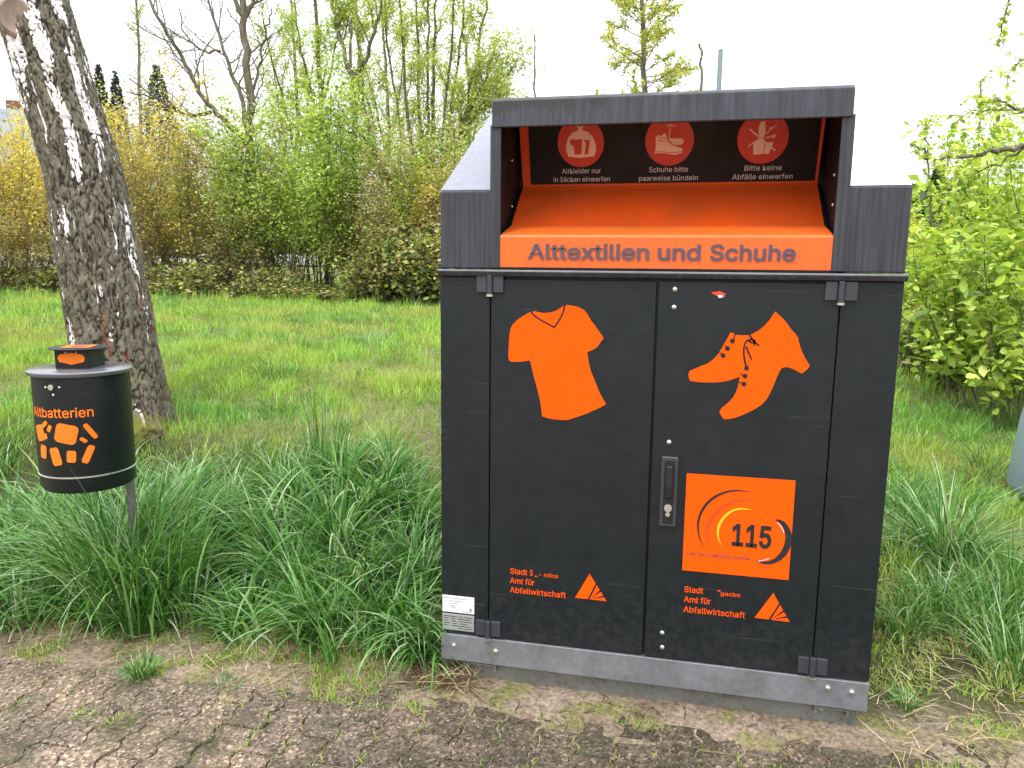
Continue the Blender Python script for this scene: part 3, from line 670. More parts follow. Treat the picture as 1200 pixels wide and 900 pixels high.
# label on the face turned to the left of the viewer
lab = [(-.052, .004), (-.044, .017), (-.026, .020), (0, .024), (.026, .020), (.044, .017), (.052, .004), (.046, -.012), (.026, -.016), (.0, -.023), (-.026, -.016), (-.046, -.012)]
fa = ba      # +x face
def face(u, v, off=.0012):
    p = rot((hb+off, u), fa); return (p[0], p[1], zt+.038+v)
shape([(a, b) for a, b in lab], lambda a, b: face(a, b), M['orange_bin'], drop, 'face_label')
for u in (-.02, .02):
    p = face(u, .026, 0); MB().dome(p, (math.cos(fa), math.sin(fa), 0), .0035, .003, n=8).build('rivet', M['bolt'], drop)
def cyl_pt(ang, z, off=.003):    # ang in degrees clockwise-left from the viewer
    a = cdir + R(ang); r = RB+.0015+off
    return (r*math.cos(a), r*math.sin(a), z)
def bz_(px_y): # height on the barrel's near face for a row of the design
    return px_y-bz
L0, L1 = -74, 10
o = lettering('Altbatterien', L0, L1, .928-bz, .036, lambda a, b: cyl_pt(a, b, .002), M['orange_bin'], binr, 'lettering', bold=.012)
def cyl_rect(ac, zc, wdt, hgt, rotd, name='battery_shape'):
    m = MB(); nn = 6; g = []
    for j in range(nn+1):
        for i in range(nn+1):
            u = (i/nn-.5)*wdt; v = (j/nn-.5)*hgt
            k = .88 if (i in (0, nn) and j in (0, nn)) else 1
            x, y = rot((u*k, v*k), R(rotd)); g.append(cyl_pt(ac+math.degrees(x/RB), zc+y-bz, .002))
    m.add(g, [(j*(nn+1)+i, j*(nn+1)+i+1, (j+1)*(nn+1)+i+1, (j+1)*(nn+1)+i) for j in range(nn) for i in range(nn)])
    return m.build(name, M['orange_bin'], binr)
def bpos(px, py):   # design coordinates: angle and height on the barrel
    d = ray(px, py); oc = CAM-np.array([bc[0], bc[1], 0]); a = d[0]**2+d[1]**2; b = oc[0]*d[0]+oc[1]*d[1]; c = oc[0]**2+oc[1]**2-RB**2
    t = (-b-math.sqrt(max(0, b*b-a*c)))/a; p = CAM+d*t
    return math.degrees(math.atan2(p[1]-bc[1], p[0]-bc[0])-cdir), p[2]
for px, py, w1, h1, ro in ((77.5, 508.5, .078, .074, -14), (106, 505, .018, .068, 32), (66, 535, .038, .070, 12), (84, 535, .032, .046, -4), (103.5, 532, .025, .072, -24), (52, 529, .034, .052, -8),
                           (48, 507, .05, .062, 14), (52, 498, .045, .016, 40), (58.5, 502, .028, .016, 62), (54.5, 511, .022, .014, 100), (98, 515.5, .026, .014, -38)):
    a_, z_ = bpos(px, py); cyl_rect(a_, z_, w1, h1, ro)
a_, z_ = bpos(60.5, 454)
lk = MB(); p = cyl_pt(a_, z_-bz, 0); nrm = (p[0], p[1], 0); q = cyl_pt(a_, z_-bz, .006)
lk.cyl(p, q, .011, n=16); lk.build('lock', M['bolt'], binr, bevel=.001)
for dx, dy in ((-7, 0), (9, 0), (2, 9)):
    a_, z_ = bpos(60.5+dx, 454+dy); p = cyl_pt(a_, z_-bz, -.001); MB().dome(p, (p[0], p[1], 0), .005, .003, n=8).build('rivet', M['bolt'], binr)
pa = cdir + R(118)
pa = cdir + R(125); pp = ((RB+.012)*math.cos(pa), (RB+.012)*math.sin(pa))
pp2 = ((RB+.03)*math.cos(cdir+R(150)), (RB+.03)*math.sin(cdir+R(150)))
MB().cyl((*pp, -.15), (*pp, Z1-.03), .018, n=20).build('post', M['galv_dark'], binr, smooth=True)
MB().cyl((pp[0]*.6, pp[1]*.6, Z0+.1), (*pp, Z0+.1), .02, n=12).build('bracket', M['galv_dark'], binr)

# ------------------------------------------------------------------ birch
def birch_mat():
    m, n, l, b = newmat('birch_bark')
    a = n.new('ShaderNodeAttribute'); a.attribute_name = 'white'
    a2 = n.new('ShaderNodeAttribute'); a2.attribute_name = 'crack'
    a3 = n.new('ShaderNodeAttribute'); a3.attribute_name = 'moss'
    a4 = n.new('ShaderNodeAttribute'); a4.attribute_name = 'rust'
    t = noise_n(n, l, 30, 8, rough=.7, stretch=(1, 1, .5)); t2 = noise_n(n, l, 6, 5)
    dark = ramp(n, l, t, [(.32, (.06, .052, .038)), (.52, (.15, .132, .095)), (.72, (.28, .25, .19))])
    c = mixn(n, l, a2.outputs['Fac'], dark.outputs[0], (.022, .016, .012))
    wh = ramp(n, l, noise_n(n, l, 12, 6, stretch=(.6, .6, 3)), [(.35, (.42, .38, .36)), (.5, (.72, .68, .66)), (.7, (.82, .80, .79))])
    wf = n.new('ShaderNodeMath'); wf.operation = 'MULTIPLY_ADD'; wf.inputs[1].default_value = .35; l.new(t, wf.inputs[0]); l.new(a.outputs['Fac'], wf.inputs[2])
    wr = ramp(n, l, wf.outputs[0], [(.62, (0, 0, 0)), (.68, (1, 1, 1))])
    c = mixn(n, l, wr.outputs[0], c, wh.outputs[0])
    mr = ramp(n, l, t2, [(.45, (0, 0, 0)), (.6, (1, 1, 1))])
    mm = n.new('ShaderNodeMath'); mm.operation = 'MULTIPLY'; l.new(a3.outputs['Fac'], mm.inputs[0]); l.new(mr.outputs[0], mm.inputs[1])
    c = mixn(n, l, mm.outputs[0], c, (.13, .13, .02))
    c = mixn(n, l, a4.outputs['Fac'], c, (.27, .09, .045))
    l.new(c, b.inputs['Base Color']); b.inputs['Roughness'].default_value = .85; b.inputs['Specular IOR Level'].default_value = .2
    bump(n, l, b, t, .007, .8); return m
path = [(147, 575, 56), (141, 505, 55), (139, 470, 51), (136, 430, 49), (134, 400, 46), (117, 300, 44), (97, 200, 42), (67, 100, 40.5), (36, 0, 39), (0, -110, 37), (-40, -220, 36), (-90, -340, 32), (-150, -480, 27)]
BD = 4.6
cen = np.array([at(px, py, BD) for px, py, _ in path]); rad = np.array([w*BD/FPX for _, _, w in path])
zb = gz(cen[1][0], cen[1][1])
s = np.concatenate([[0], np.cumsum(np.linalg.norm(np.diff(cen, axis=0), axis=1))])
NR, NS = 620, 240
ss = np.linspace(0, s[-1], NR); C_ = np.stack([np.interp(ss, s, cen[:, i]) for i in range(3)], 1); r_s = np.interp(ss, s, rad)
for _ in range(30): C_[1:-1] = (C_[:-2]+C_[2:])/2*.5+C_[1:-1]*.5
th = np.linspace(0, 2*np.pi, NS, endpoint=False)
T_ = np.gradient(C_, axis=0); T_ /= np.linalg.norm(T_, axis=1)[:, None]
A_ = np.cross(T_, np.array([0, 1., 0])); A_ /= np.linalg.norm(A_, axis=1)[:, None]; B_ = np.cross(T_, A_)
TH, SS = np.meshgrid(th, ss)
def cyc(fr, fz, o, n=4):      # seamless noise round the trunk
    u = TH/(2*np.pi)
    w_ = u; a = fbm(u*fr*10, SS*fz, 1, n, o); b = fbm((u-1)*fr*10, SS*fz, 1, n, o); return a*(1-w_)+b*w_ if False else np.where(u < .9, a, a*(1-(u-.9)/.1)+fbm((u-1)*fr*10, SS*fz, 1, n, o)*((u-.9)/.1))
wob = (cyc(1.2, 2.0, 50)-.5)
plates = cyc(4.2, 7, 1, 4)+wob*.25
ridge = 1-np.abs(2*plates-1)*1.0            # 1 in the furrow lines
p2 = cyc(7.5, 12, 11, 3); ridge2 = 1-np.abs(2*p2-1)
crack = sst(ridge, .80, .97)*.8 + sst(ridge2, .84, .98)*.6; crack = np.clip(crack, 0, 1)
def voro(NU, NZ, o, warp):
    rv = np.random.RandomState(o); ju, jz, jh = rv.rand(NU, 256), rv.rand(NU, 256), rv.rand(NU, 256)
    u = TH/(2*np.pi)*NU + (cyc(2.4, 5, o, 3)-.5)*warp; z = SS*NZ + (cyc(2.4, 5, o+9, 3)-.5)*warp
    ui = np.floor(u).astype(int); zi = np.floor(z).astype(int); d1 = np.full(u.shape, 9.); d2 = d1.copy(); h1 = d1*0
    for a in (-1, 0, 1):
        for b in (-1, 0, 1):
            cu, cz = (ui+a) % NU, (zi+b) % 256
            d = np.hypot(ui+a+ju[cu, cz]-u, (zi+b+jz[cu, cz]-z)); m1 = d < d1
            d2 = np.where(m1, d1, np.minimum(d2, d)); h1 = np.where(m1, jh[cu, cz], h1); d1 = np.where(m1, d, d1)
    return d2-d1, h1
e1, h1 = voro(30, 8, 3, 3.4); e2, h2 = voro(56, 17, 4, 3.4)
crack = np.clip((1-sst(e1, .02, .17))*.95 + (1-sst(e2, .02, .15))*.30 + crack*.2, 0, 1)
hz = C_[:, 2][:, None]-zb
zz_ = np.broadcast_to(hz, TH.shape)
big = cyc(1.7, 2.0, 23, 4); mid = cyc(4.5, 6.5, 29, 3)
facing = math.atan2(1, 0)
white = (big*.80+mid*.27) + .055*sst(zz_, .5, 2.4) - .05*(1-sst(zz_, .3, 1.6)) - crack*.16
hN = sst(zz_, 1.3, 2.3); white = white+.022*hN-.065*(1-hN)
sl_ = cyc(6, 3.6, 71, 3); sliv = sst(1-np.abs(2*cyc(3.6, 3.2, 77, 3)-1), .93, .965)*sst(sl_, .52, .60)
whm = np.maximum(sst(white, .580, .605), sliv*sst(cyc(5, 4, 83, 3), .5, .56)*sst(zz_, .15, .6))
disp = -.012*crack + (plates-.5)*.016*(1-whm*.7) + (h1-.5)*.006 + (cyc(11, 30, 41, 3)-.5)*.014*(1-whm)
disp += .03*wob
flare = .16*np.exp(-zz_/.16)*(1+.5*np.sin(TH*5+.8)+.3*np.sin(TH*3)) ; flare = np.clip(flare, -.01, .25)
rr_ = r_s[:, None]*(1+0*TH)+disp*1.0+flare*.45
V = C_[:, None, :]+A_[:, None, :]*(np.cos(TH)*rr_)[..., None]+B_[:, None, :]*(np.sin(TH)*rr_)[..., None]
V = V.reshape(-1, 3); ii = np.arange(NR*NS).reshape(NR, NS); jj = np.roll(ii, -1, 1)
Fb = np.stack([ii[:-1], jj[:-1], jj[1:], ii[1:]], -1).reshape(-1, 4)
base = np.array([C_[0][0], C_[0][1], zb])
birch = thing('birch_tree', 'leaning birch with cracked dark bark and white patches behind the battery bin', 'tree', base)
moss = (1-sst(zz_, .05, .45))*.95; rust = sst(cyc(5, 6, 61, 3), .64, .70)*(1-sst(zz_, .6, 1.0))*sst(zz_, .3, .5)*.4
tr = np_mesh('trunk', V-base, Fb, birch_mat(), birch, smooth=True, attrs={'white': whm.ravel(), 'crack': crack.ravel(), 'moss': moss.ravel(), 'rust': rust.ravel()})
# knot scar near the top of the frame
kp = at(17, 20, BD-.20)-base; kn = (CAM-base-kp); kn[2] = 0; kn /= np.linalg.norm(kn)
a_ = np.cross(kn, [0, 0, 1.]); u_ = np.cross(a_, kn); vs = []; n = 28
for k, (rr, dd) in enumerate(((1.0, -.06), (.98, .018), (.86, .028), (.72, .022), (.45, .016), (.02, .012))):
    for i in range(n):
        t = 2*math.pi*i/n; w2 = 1+.06*math.sin(3*t+k)
        vs.append(kp+a_*math.cos(t)*.085*rr*w2+u_*math.sin(t)*.115*rr*w2+kn*dd)
m = MB().add(vs, [(k*n+i, k*n+(i+1) % n, (k+1)*n+(i+1) % n, (k+1)*n+i) for k in range(5) for i in range(n)])
m.build('branch_scar', woodmat('scar_wood', (.24, .17, .14), (.42, .31, .27), 9, .006), tr, smooth=True)

# ------------------------------------------------------------------ plants: generators
def tubes(lines, sides):
    """lines: list of (pts (n,3), radii (n)) -> V, F"""
    Vs, Fs, b = [], [], 0
    c = np.cos(np.arange(sides)*2*np.pi/sides); s_ = np.sin(np.arange(sides)*2*np.pi/sides)
    for P, r in lines:
        T = np.gradient(P, axis=0); T /= np.linalg.norm(T, axis=1)[:, None]+1e-9
        ref = np.array([.31, .83, .2]) if abs(T[0, 2]) > .6 else np.array([.1, .2, 1.])
        A = np.cross(T, ref); A /= np.linalg.norm(A, axis=1)[:, None]+1e-9; B = np.cross(T, A)
        v = P[:, None, :]+(A[:, None, :]*c[None, :, None]+B[:, None, :]*s_[None, :, None])*r[:, None, None]
        n = len(P); i = np.arange(n*sides).reshape(n, sides)+b; j = np.roll(i, -1, 1)
        Vs.append(v.reshape(-1, 3)); Fs.append(np.stack([i[:-1], j[:-1], j[1:], i[1:]], -1).reshape(-1, 4)); b += n*sides
    return np.vstack(Vs), np.vstack(Fs)
def wander(rs, p, d, L, n, wob, up):
    P = [np.array(p, float)]; d = np.array(d, float); d /= np.linalg.norm(d); st = L/(n-1)
    for _ in range(n-1):
        d = d+rs.normal(0, wob, 3); d[2] += up; d /= np.linalg.norm(d); P.append(P[-1]+d*st)
    return np.array(P)
def branch_out(rs, P, r, levels, out, tips, lv=0):
    """levels: list of dicts: n, len, ang, wob, up, rk, t0"""
    out.append((lv, P, r))
    if lv >= len(levels): tips.append(P); return
    q = levels[lv]; T = np.gradient(P, axis=0)
    nn = max(1, int(round(q['n']*rs.uniform(.8, 1.2))))
    ts = q.get('t0', .25)+(1-q.get('t0', .25))*(np.arange(nn)+rs.rand(nn))/nn
    for t in ts:
        k = min(t, .999)*(len(P)-1); i = int(k); f = k-i; p = P[i]*(1-f)+P[i+1]*f
        d = T[i]/np.linalg.norm(T[i]); a = np.cross(d, rs.normal(0, 1, 3)); a /= np.linalg.norm(a)
        if 'flat' in q: a[2] *= q['flat']; a /= np.linalg.norm(a)
        an = R(q['ang'])*rs.uniform(.7, 1.25); nd = d*math.cos(an)+a*math.sin(an)
        L = q['len']*rs.uniform(.6, 1.2)*(1-.5*t*q.get('tap', 1))
        rr = (r[i]*(1-f)+r[i+1]*f)*q.get('rk', .5); rr = min(rr, q.get('rmax', 1))
        n = q.get('seg', 5)
        C = wander(rs, p, nd, L, n, q.get('wob', .15), q.get('up', .05)); branch_out(rs, C, np.linspace(rr, rr*.35, n), levels, out, tips, lv+1)
    if q.get('tip', True): tips.append(P[len(P)//2:])
def leaves(rs, C, size, pal, aspect=1.6, updir=.5, droop=0, sizevar=.5, hexa=False):
    """folded two-triangle leaves centred at C"""
    n = len(C); a = rs.uniform(0, 2*np.pi, n); el = rs.normal(0, .5, n)
    D = np.stack([np.cos(a)*np.cos(el), np.sin(a)*np.cos(el), np.sin(el)-droop], 1); D /= np.linalg.norm(D, axis=1)[:, None]
    U = rs.normal(0, 1, (n, 3)); U[:, 2] = np.abs(U[:, 2])+updir; S = np.cross(D, U); S /= np.linalg.norm(S, axis=1)[:, None]; Nn = np.cross(S, D)
    sz = size*(1+sizevar*rs.uniform(-1, 1, n))[:, None]
    tipp = C+D*sz*.5*aspect; bas = C-D*sz*.5*aspect; l_ = C+S*sz*.45+Nn*sz*.12; r_ = C-S*sz*.45+Nn*sz*.12
    if hexa:
        q = lambda S_, k, w_: C+D*sz*.5*aspect*k+S_*sz*w_+Nn*sz*.1
        V = np.stack([bas, q(S, -.5, .36), q(S, .25, .42), tipp-Nn*sz*.08, q(-S, .25, .42), q(-S, -.5, .36)], 1).reshape(-1, 3); i = np.arange(n)*6
        F = np.concatenate([np.stack([i, i+1, i+2], 1), np.stack([i, i+2, i+3], 1), np.stack([i, i+3, i+4], 1), np.stack([i, i+4, i+5], 1)])
        pl_ = np.array(pal); k = rs.randint(0, len(pl_), n); c = pl_[k]*rs.uniform(.72, 1.28, n)[:, None]
        return V, F, np.repeat(c, 6, 0)
    V = np.stack([bas, l_, tipp, r_], 1).reshape(-1, 3); i = np.arange(n)*4
    F = np.concatenate([np.stack([i, i+1, i+2], 1), np.stack([i, i+2, i+3], 1)])
    pal = np.array(pal); k = rs.randint(0, len(pal), n); c = pal[k]*rs.uniform(.72, 1.28, n)[:, None]
    return V, F, np.repeat(c, 4, 0)
def along(rs, tips, n, spread):
    ln = np.array([np.linalg.norm(t[-1]-t[0])+.02 for t in tips]); pr = ln/ln.sum(); k = rs.choice(len(tips), n, p=pr); out = np.empty((n, 3))
    u = rs.rand(n)
    for i in range(n):
        P = tips[k[i]]; q = u[i]*(len(P)-1); j = min(int(q), len(P)-2); f = q-j; out[i] = P[j]*(1-f)+P[j+1]*f
    return out+rs.normal(0, spread, (n, 3))
def pal(*c): return [tuple(x) for x in c]
YEL = pal((0.744, 0.600, 0.100), (0.648, 0.564, 0.125), (0.528, 0.492, 0.138), (0.456, 0.324, 0.150), (0.800, 0.672, 0.100), (0.384, 0.384, 0.112), (0.528, 0.396, 0.200))
BRN = pal((0.432, 0.324, 0.192), (0.360, 0.312, 0.144), (0.504, 0.432, 0.180), (0.324, 0.360, 0.108))
GRN = pal((0.378, 0.520, 0.090), (0.462, 0.598, 0.120), (0.280, 0.416, 0.075), (0.532, 0.624, 0.165), (0.196, 0.286, 0.068))
PALE = pal((0.483, 0.529, 0.154), (0.414, 0.483, 0.121), (0.552, 0.552, 0.220), (0.368, 0.425, 0.132))
LIME = pal((0.435, 0.560, 0.075), (0.536, 0.644, 0.120), (0.334, 0.476, 0.068), (0.609, 0.672, 0.180), (0.203, 0.322, 0.053))
DRK = pal((.035, .06, .02), (.05, .08, .028), (.07, .10, .03))
CON = pal((.04, .065, .05), (.055, .085, .065), (.075, .105, .08))  # conifer greens lightened a little to include distance haze
def make_plant(name, label, cat, loc, seed, stems, levels, leaf_n, leaf_size, palette, woodm, group=None, spread=.06, sides=(7, 5, 3), updir=.5, asp=1.6, droop=0, parts=('stems', 'foliage'), extra=None, hexa=False):
    rs = np.random.RandomState(seed); out, tips = [], []
    for P, r in stems(rs): branch_out(rs, P, r, levels, out, tips)
    root = thing(name, label, cat, loc, 0, group)
    by = {}
    for lv, P, r in out: by.setdefault(min(lv, len(sides)-1), []).append((P, r))
    Vs, Fs, b = [], [], 0
    for lv, ls in sorted(by.items()):
        v, f = tubes(ls, sides[lv]); Vs.append(v); Fs.append(f+b); b += len(v)
    np_mesh(parts[0], np.vstack(Vs), np.vstack(Fs), woodm, root, smooth=True)
    if leaf_n:
        C = along(rs, tips, leaf_n, spread)
        if extra: C = extra(rs, C)
        v, f, c = leaves(rs, C, leaf_size, palette, aspect=asp, updir=updir, droop=droop, hexa=hexa); np_mesh(parts[1], v, f, M['leaf'], root, col=c)
    return root
def copy_thing(root, loc, rz, sc, label, group=None):
    r = root.copy(); link(r); r.location = loc; r.rotation_euler = (0, 0, rz); r.scale = sc; r['label'] = label
    for ch in root.children:
        c = ch.copy(); link(c); c.parent = r
    return r
def shrub_stems(h, spread, n, r0=.02, wob=.08):
    def f(rs):
        L = []
        for i in range(n):
            a = rs.uniform(0, 2*np.pi); rr = spread*.45*math.sqrt(rs.rand()); p = np.array([math.cos(a)*rr, math.sin(a)*rr, -.05])
            a2 = a+rs.normal(0, .5); ti = rs.uniform(.05, .38)
            hh = h*rs.uniform(.6, 1.)
            P = wander(rs, p, (math.cos(a2)*ti, math.sin(a2)*ti, 1), hh, 8, wob, .02); L.append((P, np.linspace(r0, r0*.25, 8)))
        return L
    return f
def bg_loc(px, D, dz=0):
    p = at(px, 330, D); return (p[0], p[1], gz(p[0], p[1])+dz)

# hedge line of shrubs -------------------------------------------------
SH = [dict(n=9, len=1.1, ang=38, wob=.12, up=.05, rk=.55, t0=.15, seg=5), dict(n=5, len=.55, ang=42, wob=.15, up=.03, rk=.55, seg=4)]
def shrub(kind, px, D, h, sp, seed, label, group):
    P = dict(yellow=dict(n=26, leafn=13000, size=.042, palette=YEL, wood=M['twig'], spread=.07), brown=dict(n=26, leafn=10000, size=.038, palette=BRN, wood=M['twig'], spread=.08),
             green=dict(n=24, leafn=16000, size=.044, palette=GRN, wood=M['wood_green'], spread=.10), dark=dict(n=20, leafn=5200, size=.055, palette=DRK+GRN[2:]+BRN, wood=M['wood'], spread=.10))[kind]
    return make_plant('shrub', label, 'shrub', bg_loc(px, D), seed, shrub_stems(h, sp, P['n'], .016), [dict(SH[0], len=h*.28), dict(SH[1], len=h*.14)], P['leafn'], P['size'], P['palette'], P['wood'], group, spread=P['spread'], sides=(5, 3, 3))
HG = 'shrubs in the hedge at the back of the meadow'
y1 = shrub('yellow', 172, 17, 4.7, 2.6, 11, 'tallest yellow-leaved shrub in the hedge, just right of the birch trunk', HG)
y2 = shrub('yellow', 20, 17.6, 3.9, 2.8, 12, 'yellow and brown shrub in the hedge left of the birch trunk', HG)
b1 = shrub('brown', 228, 16.6, 3.9, 2.4, 13, 'brown twiggy shrub between the yellow shrub and the bare forked tree', HG)
g1 = shrub('green', 345, 16.0, 4.7, 2.6, 14, 'fresh green shrub right of the bare forked tree, tallest of the green ones', HG)
g2 = shrub('green', 405, 15.4, 3.9, 2.2, 15, 'green shrub in front of the thin leafy trees', HG)
d1 = shrub('dark', 490, 13.6, 1.3, 1.5, 16, 'low leafy shrub at the hedge foot beside the container', HG)
def loc2(px, D): return bg_loc(px, D)
copy_thing(y1, loc2(-50, 17.8), 2.1, (1, 1, .8), 'yellow shrub at the far left edge of the hedge')
copy_thing(y2, loc2(95, 17.4), 1.3, (1, 1, 1.05), 'yellow shrub half hidden behind the leaning birch')
copy_thing(y2, loc2(255, 17.2), 4.0, (.9, .9, 1.0), 'thin yellow shrub close behind the bare forked tree')
copy_thing(b1, loc2(300, 15.9), 2.0, (.8, .8, .72), 'low brown shrub at the foot of the bare forked tree')
copy_thing(b1, loc2(60, 17.0), 3.0, (1.1, 1.1, .6), 'low brown shrub at the hedge foot left of the birch')
copy_thing(g1, loc2(300, 16.6), 3.2, (.8, .8, .72), 'smaller green shrub behind the bare forked tree')
copy_thing(g2, loc2(452, 15.0), 1.2, (.9, .9, .78), 'sparse green shrub under the many-stemmed tree')
copy_thing(b1, loc2(470, 14.6), .4, (.9, .9, .7), 'brown twiggy shrub in the hedge left of the container')
copy_thing(b1, loc2(520, 14.2), 5.1, (.9, .9, .85), 'brown twiggy shrub in the hedge half hidden by the container')
copy_thing(d1, loc2(445, 14.3), 2.2, (.9, .9, .7), 'low leafy shrub at the hedge foot below the many-stemmed tree')
copy_thing(d1, loc2(530, 13.2), 4.2, (1.1, 1.1, 1.1), 'low leafy shrub at the hedge foot hidden partly by the container')
yb = shrub('yellow', 512, 14.6, 2.5, .9, 17, 'small yellow flowering shrub just left of the container shoulder', HG)
# undergrowth at the hedge foot: brambles nobody could tell apart
BG_ = 'bramble clumps along the foot of the hedge'
br = make_plant('bramble', 'low brown bramble clump at the foot of the hedge', 'bramble', loc2(10, 16.8), 31, shrub_stems(.8, 1.6, 40, .007, .2), [dict(n=5, len=.4, ang=50, wob=.25, up=-.05, rk=.6, seg=4)], 1800, .045, BRN+DRK+GRN[:2], M['twig'], BG_, spread=.07, sides=(3, 3))
for i, px in enumerate(range(55, 500, 38)):
    rr = random.Random(i); D = np.interp(px, [0, 510], [16.7, 13.7])
    copy_thing(br, loc2(px+rr.uniform(-12, 12), D+rr.uniform(-.3, .3)), rr.uniform(0, 6), (rr.uniform(.8, 1.4),)*2+(rr.uniform(.45, 1.35),), 'low brown bramble clump at the foot of the hedge')
# trees standing out of the hedge --------------------------------------
def px_stems(lines, D, loc, r_px, jitter=.35, seed=0):
    """stems following pixel polylines at distance D (with some real depth)"""
    def f(rs):
        out = []
        for ln in lines:
            pts, w0, w1 = ln[:3]; dz = ln[3] if len(ln) > 3 else 0
            k = len(pts); P = np.array([at(px, py, D+dz*(i/(k-1))) for i, (px, py) in enumerate(pts)])-np.array(loc)
            n = 4*(k-1)+1; t = np.linspace(0, k-1, n); Q = np.stack([np.interp(t, range(k), P[:, c]) for c in range(3)], 1)
            for _ in range(2): Q[1:-1] = (Q[:-2]+Q[2:])/4+Q[1:-1]/2
            wb_ = rs.normal(0, (.012 if D < 10 else .022), Q[1:-1].shape); Q[1:-1] += wb_
            out.append((Q, np.linspace(w0, w1, n)*D/FPX/2))
        return out
    return f
def pxtree(name, label, cat, D, base_px, lines, levels, leaf_n, ls, palette, woodm, seed, **k):
    loc = bg_loc(base_px, D); lines2 = []
    q = np.array(loc)-CAM; 
    return make_plant(name, label, cat, loc, seed, px_stems(lines, D, loc, 0), levels, leaf_n, ls, palette, woodm, parts=('trunk', 'crown'), sides=(8, 5, 3, 3), **k)
TW = [dict(n=7, len=1.1, ang=38, wob=.12, up=.06, rk=.45, t0=.3, seg=5, rmax=.02), dict(n=4, len=.5, ang=40, wob=.15, up=.04, rk=.5, seg=4)]
bare = pxtree('forked_tree', 'nearly bare forked tree rising out of the hedge right of the birch', 'tree', 15.8, 322,
       [([(326, 345), (318, 310), (306, 280), (297, 240), (294, 200), (294, 165), (293, 120), (288, 60), (283, 0), (280, -70), (278, -160)], 14, 6),
        ([(297, 175), (283, 163), (262, 140), (236, 115), (222, 82), (205, 55), (188, 25), (170, -8), (150, -50)], 7, 2.4, -1.0),
        ([(293, 172), (287, 130), (272, 85), (258, 50), (247, 10), (240, -30)], 6, 2.2, .8),
        ([(248, 131), (232, 136), (214, 133), (200, 125), (175, 112), (152, 108)], 4.5, 1.5, -.6),
        ([(290, 115), (300, 100), (306, 60), (312, 30), (318, 10)], 4, 1.5, .6), ([(284, 18), (272, -8), (262, -30)], 6, 3), ([(287, 20), (298, -2), (304, -30)], 6, 3),
        ([(294, 200), (270, 198), (240, 196), (200, 200)], 3, 1, -.5), ([(258, 60), (240, 62), (215, 40), (210, 10)], 3, 1.2, .5)],
       [dict(n=13, len=1.5, ang=42, wob=.10, up=.06, rk=.5, t0=.3, seg=6, rmax=.02), dict(n=7, len=.8, ang=40, wob=.14, up=.03, rk=.6, seg=4)], 1100, .03, PALE, M['wood'], 41, spread=.03)
pxtree('thin_tree', 'thin upright tree with sparse green leaves left of the two forked stems', 'tree', 16.4, 380, [([(384, 340), (381, 260), (378, 160), (374, 80), (370, 0), (366, -90)], 7, 3), ([(378, 170), (366, 110), (352, 60), (345, 0)], 4, 1.5, .6), ([(378, 120), (392, 70), (398, 10)], 3, 1.2, -.5)], TW, 5200, .036, GRN[:2]+PALE[:2], M['wood_green'], 42, spread=.06)
pxtree('thin_tree', 'thin tree forking in two above the green shrub, its leaves sparse and yellow-green', 'tree', 15.6, 414, [([(414, 345), (416, 260), (415, 180), (415, 110), (412, 84)], 9, 6), ([(414, 92), (405, 66), (396, 36), (388, 0), (380, -60)], 6, 3, .5), ([(414, 92), (428, 70), (440, 40), (448, 0), (452, -60)], 5, 2.5, -.5), ([(412, 85), (410, 40), (412, 0), (414, -50)], 4, 2, .3)], TW, 6500, .036, GRN[:2]+PALE[:3], M['wood'], 43, spread=.06)
pxtree('thin_tree', 'slanting dark thin tree crossing in front of the many-stemmed tree', 'tree', 14.9, 476, [([(476, 345), (466, 250), (457, 212), (444, 190), (432, 165), (424, 110), (420, 60), (418, 0)], 7, 2.5, .8), ([(457, 212), (446, 186), (426, 160), (400, 150), (380, 142)], 4, 1.5, -.6)], TW, 3800, .036, PALE+GRN[:2], M['wood'], 44, spread=.05)
for px_b, D_b, sd, lab in ((346, 19.5, 71, 'airy pale-leaved tree standing behind the green shrubs, left of the two thin trees'), (452, 18.5, 72, 'airy pale-leaved tree behind the slanting dark tree'), (548, 19.0, 73, 'airy pale-leaved tree behind the container shoulder, right of the many-stemmed tree')):
    q = random.Random(sd)
    pxtree('airy_tree', lab, 'tree', D_b, px_b, [([(px_b, 335), (px_b-4, 230), (px_b+5, 130), (px_b-3, 50), (px_b-6, -20 if px_b < 500 else 40)], 6, 2)] + [([(px_b, 240-30*k), (px_b+d*.4, 170-28*k), (px_b+d, (60 if px_b < 500 else 110)-20*k)], 3.5, 1, q.uniform(-.8, .8)) for k, d in enumerate((-30, 26, -38))], [dict(n=11, len=1.3, ang=38, wob=.12, up=.06, rk=.45, t0=.25, seg=5, rmax=.014), dict(n=6, len=.6, ang=40, wob=.14, up=.04, rk=.5, seg=4)], 7000 if px_b < 500 else 4200, .038, PALE+GRN[3:4], M['wood'], sd, spread=.05)
fan = [([(500+dx*.1, 350), (500+dx*.15, 300), (500+dx*.4, 220), (500+dx*.75, 120), (500+dx, 30), (500+dx*1.12, -40)], w0, 1.8, dz) for dx, w0, dz in ((-48, 4, .8), (-31, 6, -.6), (-12, 7, .5), (2, 5, -.4), (11, 8, .9), (31, 5, -.8), (42, 6, .4), (66, 4, -.5))]
fan += [([(506, 300), (515, 230), (535, 170), (562, 125), (585, 95), (605, 78)], 5, 1.2, .4), ([(502, 290), (520, 215), (540, 150), (566, 100), (580, 60)], 5, 1.2, -.6), ([(530, 160), (548, 128), (565, 122), (580, 128)], 3, 1)]
